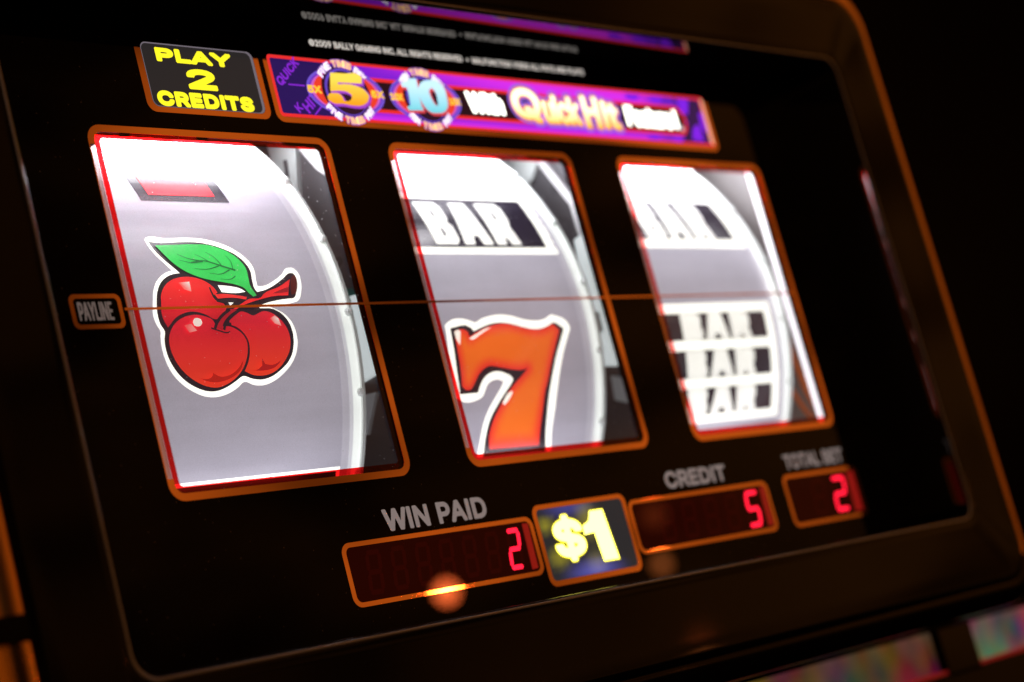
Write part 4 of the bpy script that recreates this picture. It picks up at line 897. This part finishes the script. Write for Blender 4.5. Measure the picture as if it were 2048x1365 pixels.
# ------------------------------------------------------------------ reel chamber behind the glass
bm = bmesh.new()
box(bm, -30, 372, -175, 66, -236, -232)
box(bm, -34, -30, -175, 66, -232, -3.0)
box(bm, 372, 376, -175, 66, -232, -3.0)
box(bm, -34, 376, 62, 66, -236, -3.0)
box(bm, -34, 376, -179, -175, -236, -3.0)
bmesh.ops.recalc_face_normals(bm, faces=bm.faces)
from_bm('reel_chamber', bm, M_GREY, machine)
for k in range(3):
    a = k * PITCH
    bm = bmesh.new()
    box(bm, a - 2, a + 95, 2.2, 14.5, -8.0, -4.0)
    bmesh.ops.recalc_face_normals(bm, faces=bm.faces)
    hs = from_bm('lamp_housing', bm, M_WHITE, machine)
    bm = bmesh.new()
    box(bm, a + 1, a + 88, 0.4, 2.0, -7.5, -4.7)
    bmesh.ops.recalc_face_normals(bm, faces=bm.faces)
    from_bm('lamp_strip', bm, M_LAMP, hs)
    area('reel_lamp', P(a + 46, 16.0, -26.5), P(a + 46, -12, -24.0), 84 * MM, LAMP_W, (0.97, 0.95, 1.0), 20 * MM)
    area('reel_lamp', P(a + 46, -118, -3.6), P(a + 46, -100, -26), 80 * MM, 0.011, (0.92, 0.90, 1.0), 5 * MM)
    if k < 2:       # dark divider beside the reel with what is screwed to it
        ud = a + 111.0
        bm = bmesh.new()
        box(bm, ud, ud + 2, -174, 65, -200, -4)
        bmesh.ops.recalc_face_normals(bm, faces=bm.faces)
        dv = from_bm('divider', bm, M_DARKMETAL, machine)
        def slab(name, dvs, m, thick=1.6, parent=dv):
            """Flat piece screwed to the divider, outline in (depth, v)."""
            bm = bmesh.new()
            f0 = [bm.verts.new(P(ud - 0.05, v, -d)) for d, v in dvs]; f1 = [bm.verts.new(P(ud - thick, v, -d)) for d, v in dvs]
            bm.faces.new(f0); bm.faces.new(f1[::-1])
            for i in range(len(dvs)):
                j = (i + 1) % len(dvs); bm.faces.new((f0[j], f0[i], f1[i], f1[j]))
            bmesh.ops.recalc_face_normals(bm, faces=bm.faces)
            return from_bm(name, bm, m, parent)
        if k == 0:
            slab('bracket', [(43, 17), (30.1, 9.5), (35.4, -9.0), (41, -6)], M_PALE, 2.0)
            slab('bracket_slot', [(36.8, 7.7), (35.2, 7.5), (36.1, 0.8), (37.6, 0.9)], M_DARKMETAL, 2.3)
            slab('guide_rail', [(30.2, 10.4), (20.5, 5.0), (20.5, -3.8), (23.6, -0.4)], M_WHITE, 1.6)
            slab('motor_plate', [(29, -44), (14, -46.5), (16.5, -71.7), (27.4, -72.7), (29, -61.5)], M_LITWHITE, 3.0)
            slab('circuit_board', [(27.5, -43.2), (22.3, -42.3), (21.4, -47.2), (27, -46.6)], M_TEAL, 3.4)
            slab('label_tag', [(27.7, -76.8), (22.3, -77.5), (30.8, -89.4), (33.7, -87.9)], M_PALE, 1.4)
        else:
            slab('bracket', [(46, 24), (25.6, 9.6), (31.8, 3.0), (40, 0)], M_PALE, 2.0)
            slab('guide_rail', [(28.2, 9.2), (23.9, 6.6), (15.6, -11.2), (15.8, -24.5), (18.0, -24.4), (18.0, -12.6)], M_WHITE, 1.6)
            slab('motor', [(19.5, -25.8), (12.5, -24.8), (13.0, -49.0), (21.4, -47.9)], M_LITWHITE, 3.0)
            slab('motor_plate', [(23.0, -48.6), (12.0, -50.6), (12.5, -76.8), (22.6, -73.7), (21.8, -63.9)], M_LITWHITE, 2.6)
            slab('label_tag', [(21.2, -78.0), (13.0, -81.9), (14.5, -90.9), (22.3, -86.8)], M_PALE, 1.4)
            slab('connector', [(19.6, -54), (17.4, -54.4), (17.8, -62), (20.0, -61.6)], M_GREYLIGHT, 3.2)
# white lamp strip along the right hand wall of the last window
bm = bmesh.new()
box(bm, 2*PITCH + 90.7, 2*PITCH + 96.0, -107, 0.0, -4.6, -2.6)
bmesh.ops.recalc_face_normals(bm, faces=bm.faces)
from_bm('side_lamp', bm, M_STRIPLAMP, machine)
bm = bmesh.new()
box(bm, 2*PITCH + 108, 2*PITCH + 111, -170, 60, -150, -9)
bmesh.ops.recalc_face_normals(bm, faces=bm.faces)
from_bm('side_plate', bm, M_GREY, machine)
ud = 2*PITCH + 107.6
for dvs, rr in (([(19.8, -60), (19.1, -68.5), (18.6, -75.1), (17.6, -83.0), (16.4, -91.9), (14.5, -98.8), (12, -106)], 1.5), ([(26, -84), (22.9, -90.9), (20.7, -96.9), (17.7, -102.6)], 1.1)):
    bm = bmesh.new(); prev = None
    for d, v in smooth_loop(dvs, 4, 90, False):
        rg = [bm.verts.new(P(ud + rr*math.cos(j*math.pi/4), v, -d + rr*math.sin(j*math.pi/4))) for j in range(8)]
        if prev:
            for j in range(8): bm.faces.new((prev[j], prev[(j+1) % 8], rg[(j+1) % 8], rg[j]))
        prev = rg
    from_bm('cable', bm, M_CABLE, machine, 'orange cable', smooth=True)

# ------------------------------------------------------------------ lit signs and counters
flat = lambda h: (lambda a, b, l: P(a, b, h + l))
def sign_frame(name, u0, u1, v0, v1, w, r, parent, m=None):
    return ring(name, rrect(u0, u1, v0, v1, r), rrect(u0 + w, u1 - w, v0 + w, v1 - w, max(.8, r - w * .8))[::-1], 0.02, 0.13, m or M_GOLD, parent)

YEL = (1.15, 1.05, 0.025)
# PLAY 2 CREDITS
sg = solid('credits_sign', rrect(25.2, 71.0, 6.2, 27.8, 2.6), 0.02, 0.06, M_SIGNPANE, machine)
ring('gold_line', rrect(24.3, 72.2, 5.2, 28.1, 3.2), rrect(26.6, 70.2, 6.9, 27.5, 2.2)[::-1], 0.02, 0.12, M_GOLD, sg)
A = Art(flat(0.1), step=0.02)
A.text('PLAY', 31.8, 61.0, 21.5, 26.0, YEL, weight=0.115, space=1.0, layer=1)
A.text('2', 41.7, 52.9, 13.3, 20.0, YEL, weight=0.09, layer=1)
A.text('CREDITS', 28.6, 65.8, 7.2, 12.2, YEL, weight=0.105, space=1.06, layer=1)
A.build('lettering', M_SIGN, sg)
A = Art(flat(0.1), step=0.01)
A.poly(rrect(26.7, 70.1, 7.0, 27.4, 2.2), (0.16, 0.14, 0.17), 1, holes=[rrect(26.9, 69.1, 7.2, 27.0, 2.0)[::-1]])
A.build('painted_edge_light', M_SIGN, sg)  # greyish highlight round the pane, painted as glowing print

# banner
bn = solid('game_banner', rrect(75.0, 307.3, 5.5, 28.2, 2.2), 0.02, 0.06, M_SIGNPANE, machine)
ring('gold_line', rrect(74.2, 308.2, 4.7, 28.9, 3.2), rrect(76.0, 306.0, 6.5, 27.5, 1.6)[::-1], 0.02, 0.11, M_GOLD, bn)
A = Art(flat(0.08), step=0.012, cut=1.0, cuta=4.0)
REDL = (0.85, 0.028, 0.028)
NAVY, VIO, MAG, PUR = (0.022, 0.008, 0.10), (0.10, 0.016, 0.62), (0.70, 0.030, 0.86), (0.17, 0.014, 0.64)
A.rect(76.0, 306.0, 6.6, 27.4, REDL, 1, r=1.4)
def field(a, b):
    t = (a - 112) / 70
    top = lerp3(PUR, MAG, t) if b > 16 else lerp3(MAG, PUR, (b - 7.6) / 3.2)
    if a < 112: return lerp3(NAVY, top, (a - 100) / 12)
    if a > 262: return lerp3(top, (0.14, 0.014, 0.55), (a - 262) / 16)
    if b > 16: return lerp3(top, lerp3(PUR, MAG, t - .3), (25.8 - b) / 3.5)
    return top
A.rect(77.1, 303.6, 7.7, 26.3, field, 2, r=0.8)
A.cut = A.cuta = 0
# purple slogan on the dark left end
sh = lambda ox, oy, ang: (lambda a, b: (ox + a * math.cos(ang) - b * math.sin(ang), oy + a * math.sin(ang) + b * math.cos(ang)))
PT = (0.23, 0.022, 0.66)
A.text('QUICK', 0, 13.2, 0, 3.4, PT, weight=0.05, layer=3, xf=sh(79.6, 16.4, math.radians(40)))
A.rect(82.5, 89.5, 17.4, 17.9, PT, 3)
A.text('HIT', 0, 8.0, 0, 4.0, PT, weight=0.05, layer=3, xf=sh(88.6, 8.0, math.radians(40)))
A.poly([(90.5, 7.9), (91.3, 7.9), (97.5, 12.9), (97.0, 13.4)], PT, 3)
A.text('K', 0, 2.6, 0, 3.0, PT, weight=0.05, layer=3, xf=sh(84.5, 8.0, math.radians(40)))
# dark tail on the right with violet marks
A.poly([(286, 26.2), (303.4, 26.2), (303.4, 7.8), (280, 7.8), (292, 16)], (0.035, 0.010, 0.07), 3, smooth=False)
for q in ([(288, 25.9), (296.5, 25.9), (293.5, 19.5), (290.0, 19.8)], [(292, 9.0), (299.5, 8.6), (299.0, 15.8), (295.0, 14.2)], [(301, 13.5), (303.2, 11.6), (303.4, 21.5), (300.6, 20.0)], [(272, 26.1), (280, 26.1), (277.5, 23.6), (271, 23.6)], [(262, 8.0), (270, 8.0), (273, 9.8), (266, 9.8)], [(278, 8.0), (285, 8.0), (287, 9.8), (281, 9.8)], [(256, 26.1), (266, 26.1), (263, 23.8), (256, 23.8)]):
    A.poly(q, (0.22, 0.016, 0.85), 4, smooth=True)
# black centre stripe between red lines
def stripe(u1, v0, v1, r):
    return [(118, v0)] + [(a, b) for a, b in rrect(60, u1, v0, v1, r, 10) if a > 150 and b < (v0 + v1) / 2] + [(a, b) for a, b in rrect(60, u1, v0, v1, r, 10) if a > 150 and b > (v0 + v1) / 2] + [(118, v1)]
def stripe2(u1, v0, v1, r):
    p = [q for q in rrect(60, u1, v0, v1, r, 10) if q[0] > 150]
    lo = sorted([q for q in p if q[1] < (v0 + v1) / 2], key=lambda q: q[1] if q[0] > u1 - r + .01 else -1e3 + q[0])
    hi = sorted([q for q in p if q[1] >= (v0 + v1) / 2], key=lambda q: q[1] if q[0] > u1 - r + .01 else 1e3 - q[0])
    return [(118, v0)] + lo + hi + [(118, v1)]
A.poly(stripe2(291.0, 10.2, 22.6, 6.0), REDL, 5); A.poly(stripe2(289.6, 11.5, 21.3, 4.8), (0.022, 0.006, 0.010), 6)
# medallions
def medallion(cx, cy, num, word, times, c_top, c_bot, halo):
    LAV = (0.17, 0.09, 0.68)
    A.ellipse(cx, cy, 17.2, 8.6, LAV, 7); A.ellipse(cx, cy, 16.1, 7.9, (0.16, 0.03, 0.55), 8)
    A.ellipse(cx, cy, 15.4, 7.4, (0.58, 0.12, 0.55), 9); A.ellipse(cx, cy, 14.2, 7.3, (0.85, 0.05, 0.025), 10)
    A.ellipse(cx, cy, 10.6, 9.2, (0.022, 0.006, 0.012), 11); A.ellipse(cx, cy, 9.2, 8.2, (0.13, 0.06, 0.55), 12); A.ellipse(cx + .3, cy - .2, 8.5, 7.6, (0.030, 0.008, 0.02), 13)
    WT, OR = (1.25, 1.1, 1.25), (1.15, 0.62, 0.30)
    wl = len(word)
    colr = lambda i, ch: OR if wl < i <= wl + 5 else WT
    s = word + ' TIMES PAY'
    A.arc_text(s, cx, cy, 11.6, 9.9, 148, 32, 2.5, (0.30, 0.12, 0.5), 0.08, 14, False, 0.3); A.arc_text(s, cx, cy, 11.6, 9.9, 148, 32, 2.5, colr, 0.08, 15)
    A.arc_text(s, cx, cy, 11.6, 9.9, 212, 328, 2.5, (0.30, 0.12, 0.5), 0.08, 14, True, 0.3); A.arc_text(s, cx, cy, 11.6, 9.9, 212, 328, 2.5, colr, 0.08, 15, True)
    for a, b in ((cx - 17.0, cx - 11.0), (cx + 11.2, cx + 17.0)):
        A.text(times, a, b, cy - 1.3, cy + 1.4, (1.1, 0.62, 0.05), weight=0.09, layer=16, cells=24)
    grad = lambda a, b: lerp3(c_bot, c_top, (b - cy + 4.5) / 9)
    if num == '5': shapes = [[(False, smooth_loop(NUM_FIVE, 3))]]
    else: shapes = [[(False, smooth_loop(NUM_ONE, 2)), (False, smooth_loop(NUM_ZERO, 4)), (True, smooth_loop(NUM_ZHOLE, 4))]]
    for sp in shapes:
        A.grown([(ho, [(x + .45, y - .55) for x, y in l]) for ho, l in sp], halo, 0.55, 17)
        A.cut = 0.8
        A.grown(sp, grad, 0.12, 18, 60)
        A.cut = 0
medallion(107.2, 16.6, '5', 'FIVE', '5X', (1.1, 0.82, 0.10), (0.98, 0.36, 0.01), (0.36, 0.06, 0.62))
medallion(144.2, 16.4, '10', 'TEN', '10X', (0.62, 0.98, 1.15), (0.18, 0.72, 0.85), (0.72, 0.06, 0.08))
# With Quick Hit Feature!
HOT = (3.0, 2.9, 2.6)
A.text('With', 164.5, 183.4, 12.7, 21.0, HOT, weight=0.085, space=1.0, layer=19)
A.cut = 0.9
qg = lambda a, b: lerp3((1.15, 0.62, 0.02), (1.9, 1.7, 1.1), (b - 10.5) / 8)
def hot_word(s, u0, u1, v0, v1, sp=0.96):
    A.cut = 0
    A.text(s, u0, u1, v0, v1, (0.26, 0.13, 0.78), weight=0.06, space=sp, layer=19, extra=1.7)
    A.text(s, u0, u1, v0, v1, (0.90, 0.20, 0.04), weight=0.06, space=sp, layer=20, extra=0.75)
    A.cut = 0.9
    A.text(s, u0, u1, v0, v1, qg, weight=0.06, space=sp, layer=21)
hot_word('Q', 188.3, 203.5, 11.2, 24.0); hot_word('uick', 204.5, 225.3, 11.2, 22.4)
hot_word('H', 227.5, 237.0, 10.6, 23.2); hot_word('it', 238.4, 248.2, 10.8, 22.0)
A.cut = 0
A.text('Feature', 252.6, 281.8, 12.4, 21.0, HOT, weight=0.085, space=1.0, layer=22)
A.text('!', 282.6, 285.2, 12.8, 20.8, HOT, weight=0.08, layer=22)
A.ellipse(286.6, 13.2, 1.2, 1.2, (0.45, 0.45, 0.55), 22)
A.build('artwork', M_SIGN, bn)
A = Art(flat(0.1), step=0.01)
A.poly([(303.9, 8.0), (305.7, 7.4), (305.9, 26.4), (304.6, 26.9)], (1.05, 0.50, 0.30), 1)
A.build('painted_edge_light', M_SIGN, bn)  # bright light on the banner's right end, painted as glowing print

# small print above the banner
def print_line(name, s, u0, u1, v0, v1, weight=0.05, space=1.0, m=None, h=0.03):
    A = Art(flat(h), step=0.01)
    A.text(s, u0, u1, v0, v1, (0.5, 0.46, 0.45), weight=weight, space=space, layer=1, cells=24)
    return A.build(name, m or M_INK, machine)
print_line('copyright_print', '©2009 BALLY GAMING INC. ALL RIGHTS RESERVED', 96.2, 168.5, 31.9, 34.3, 0.07, m=M_PRINT)
A = Art(flat(0.03), step=0.01); A.ellipse(171.0, 33.0, 0.6, 0.6, (0.5, 0.48, 0.46), 1, 12); A.build('print_dot', M_PRINT, machine)
print_line('notice_print', 'MALFUNCTION VOIDS ALL PAYS AND PLAYS', 173.4, 234.6, 31.8, 34.2, 0.07, m=M_PRINT)

# PAYLINE tag
pt = ring('payline_tag', rrect(-18.9, -1.6, -60.2, -50.3, 2.0), rrect(-17.6, -2.9, -59.0, -51.5, 1.2)[::-1], 0.02, 0.12, M_GOLD, machine)
A = Art(flat(0.03), step=0.01)
A.text('PAYLINE', -16.4, -4.9, -57.8, -52.5, (0.5, 0.46, 0.46), weight=0.03, space=1.0, layer=1)
A.build('lettering', M_DIMINK, pt)

# captions
print_line('win_paid_print', 'WIN PAID', 76.4, 121.8, -126.2, -119.4, 0.06)
print_line('credit_print', 'CREDIT', 215.4, 251.8, -125.5, -119.3, 0.065)
print_line('total_bet_print', 'TOTAL BET', 290.2, 331.0, -124.7, -118.9, 0.055)

# counters
SEGS = {'2': 'abged', '5': 'afgcd', '8': 'abcdefg'}
def digit(parent, ch, u0, u1, v0, v1, slant=2.0, w=1.5, h=0.1, m=None, name='digit'):
    A = Art(flat(h), step=0.01)
    vm = (v0 + v1) / 2; g = 0.28; c = w / 2
    def hseg(y): return [(u0 + g + .2, y), (u0 + g + c, y + c), (u1 - g - c, y + c), (u1 - g - .2, y), (u1 - g - c, y - c), (u0 + g + c, y - c)]
    def vseg(x, y0, y1): return [(x, y0 + g), (x + c, y0 + g + c), (x + c, y1 - g - c), (x, y1 - g), (x - c, y1 - g - c), (x - c, y0 + g + c)]
    seg = {'a': hseg(v1 - c), 'g': hseg(vm), 'd': hseg(v0 + c), 'f': vseg(u0 + c, vm, v1 - c), 'b': vseg(u1 - c, vm, v1 - c), 'e': vseg(u0 + c, v0 + c, vm), 'c': vseg(u1 - c, v0 + c, vm)}
    for q in SEGS[ch]:
        A.poly([(a + (b - v0) / (v1 - v0) * slant, b) for a, b in seg[q]], (1, 1, 1), 1)
    return A.build(name, m or M_LED, parent)
def counter(u0, u1, v0, v1, ch, d0, d1, e0, e1, glow):
    c = solid('counter_display', rrect(u0 + 1, u1 - 1, v0 + 1, v1 - 1, 2.4), 0.02, 0.06, M_LEDPANE, machine)
    ring('gold_line', rrect(u0, u1, v0, v1, 3.4), rrect(u0 + 1.7, u1 - 1.7, v0 + 1.4, v1 - 1.4, 2.0)[::-1], 0.02, 0.13, M_GOLD, c)
    n = 0
    while d0 - n * (d1 - d0) * 1.62 > u0 + 3.5:      # the dark segments of the other places
        o = n * (d1 - d0) * 1.62
        digit(c, '8', d0 - o, d1 - o, e0, e1, h=0.085, m=M_OFFSEG, name='unlit_digit'); n += 1
    digit(c, ch, d0, d1, e0, e1)
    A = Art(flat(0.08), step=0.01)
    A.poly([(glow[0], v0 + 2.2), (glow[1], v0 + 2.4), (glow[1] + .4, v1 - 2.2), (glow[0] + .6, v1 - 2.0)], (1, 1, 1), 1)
    A.build('painted_edge_light', M_LEDGLOW, c)  # reflection of the lit digit, painted as a dim red strip
    return c
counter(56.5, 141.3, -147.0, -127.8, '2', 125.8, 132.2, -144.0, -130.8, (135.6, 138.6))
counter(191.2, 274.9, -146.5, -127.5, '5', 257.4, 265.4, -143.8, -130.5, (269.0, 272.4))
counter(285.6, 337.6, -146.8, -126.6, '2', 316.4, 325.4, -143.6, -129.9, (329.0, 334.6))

# denomination sign
dn = solid('dollar_sign', rrect(143.4, 189.6, -150.8, -125.4, 2.4), 0.02, 0.06, M_SIGNPANE, machine)
ring('gold_line', rrect(142.3, 190.6, -151.6, -124.7, 3.2), rrect(144.2, 188.6, -149.8, -126.2, 1.8)[::-1], 0.02, 0.14, M_GOLD, dn)
A = Art(flat(0.08), step=0.015, cut=2.0, cuta=3.0)
def haze_field(a, b):
    c = (0.022, 0.022, 0.024)
    def sp(cx, cy, rx, ry, col, c):
        t = max(0, 1 - math.hypot((a - cx) / rx, (b - cy) / ry)); t = t * t * (3 - 2 * t)
        return tuple(x + y * t for x, y in zip(c, col))
    c = sp(160, -126.5, 17, 5, (0.03, 0.03, 0.20), c); c = sp(166, -148.5, 20, 5.5, (0.06, 0.06, 0.34), c)
    c = sp(147, -131.5, 6, 4, (0.22, 0.20, 0.0), c); c = sp(150, -142.5, 8, 5, (0.20, 0.18, 0.0), c)
    c = sp(168.5, -132, 8, 10, (0.16, 0.14, 0.01), c); c = sp(168, -146, 8, 6, (0.10, 0.09, 0.01), c)
    return c
A.rect(144.4, 188.4, -149.7, -126.3, haze_field, 1, r=1.6)
A.cut = A.cuta = 0
BR = (6.0, 5.4, 0.75)
A.text('$', 149.0, 165.2, -145.0, -128.6, (1.1, 0.95, 0.02), weight=0.08, layer=2)
A.text('$', 149.0, 165.2, -145.0, -128.6, BR, weight=0.08, extra=-0.45, layer=3)
ONE = [(176.9, -128.6), (181.3, -146.6), (172.2, -146.6), (169.4, -135.6), (164.4, -136.6), (164.2, -134.2), (168.8, -132.4), (170.2, -128.6)]
ONE = [(170.6, -128.8), (177.6, -128.8), (179.9, -146.6), (171.6, -146.6), (170.3, -136.2), (164.9, -136.6), (165.0, -133.6), (169.0, -132.0)]
A.poly(ONE, (1.1, 0.95, 0.02), 2)
cx = sum(p[0] for p in ONE) / 8; cy = sum(p[1] for p in ONE) / 8
A.poly([(p[0] + (cx - p[0]) * 0.05, p[1] + (cy - p[1]) * 0.04) for p in ONE], BR, 3)
A.build('artwork', M_SIGN, dn)

# ------------------------------------------------------------------ lower front of the cabinet
solid('belly_glass', [(40, -213), (372, -213), (372, -197), (40, -197)], -14, -10, M_BELLY, machine)
solid('belly_glass', [(398, -213), (470, -213), (470, -197), (398, -197)], -14, -10, M_BELLY2, machine, 'pale belly glass right of the dark post')
solid('belly_post', [(372.2, -216), (397.8, -216), (397.8, -197), (372.2, -197)], -14, -6, M_BEZEL, machine)
solid('belly_trim', [(40, -214.6), (470, -214.6), (470, -213.2), (40, -213.2)], -14, -7, M_REDTRIM, machine, 'thin red trim line')
solid('button_deck', [(-70, -330), (470, -330), (470, -214.8), (-70, -214.8)], -40, -6, M_BEZEL, machine)

bm = bmesh.new()
box(bm, -72, -68, -330, 66, -300, -61)
box(bm, 400, 404, -330, 66, -300, -61)
box(bm, -72, 404, 66.2, 70.2, -300, -61)
box(bm, -68, 400, -330, 66, -300, -296)
bmesh.ops.recalc_face_normals(bm, faces=bm.faces)
from_bm('cabinet_body', bm, M_BEZEL, machine)

# ------------------------------------------------------------------ dark machine standing to the right
nb = thing('dark_cabinet', 'dark cabinet standing in the shadow to the right of the slot machine', 'cabinet', (1.35, 0.30, -0.7))
bm = bmesh.new()
def wbox(bm, x0, x1, y0, y1, z0, z1):
    vs = [bm.verts.new((x, y, z)) for z in (z0, z1) for x, y in ((x0, y0), (x1, y0), (x1, y1), (x0, y1))]
    for f in ((0, 3, 2, 1), (4, 5, 6, 7), (0, 1, 5, 4), (1, 2, 6, 5), (2, 3, 7, 6), (3, 0, 4, 7)):
        bm.faces.new([vs[i] for i in f])
wbox(bm, 1.02, 1.60, 0.14, 0.70, -0.7, 0.95)
bmesh.ops.bevel(bm, geom=bm.edges[:], offset=0.02, segments=3, affect='EDGES', profile=0.5)
from_bm('cabinet_body', bm, M_BEZEL, nb)
bm = bmesh.new(); wbox(bm, 1.06, 1.56, 0.128, 0.138, -0.1, 0.55)
from_bm('screen_glass', bm, M_BLACK, nb)
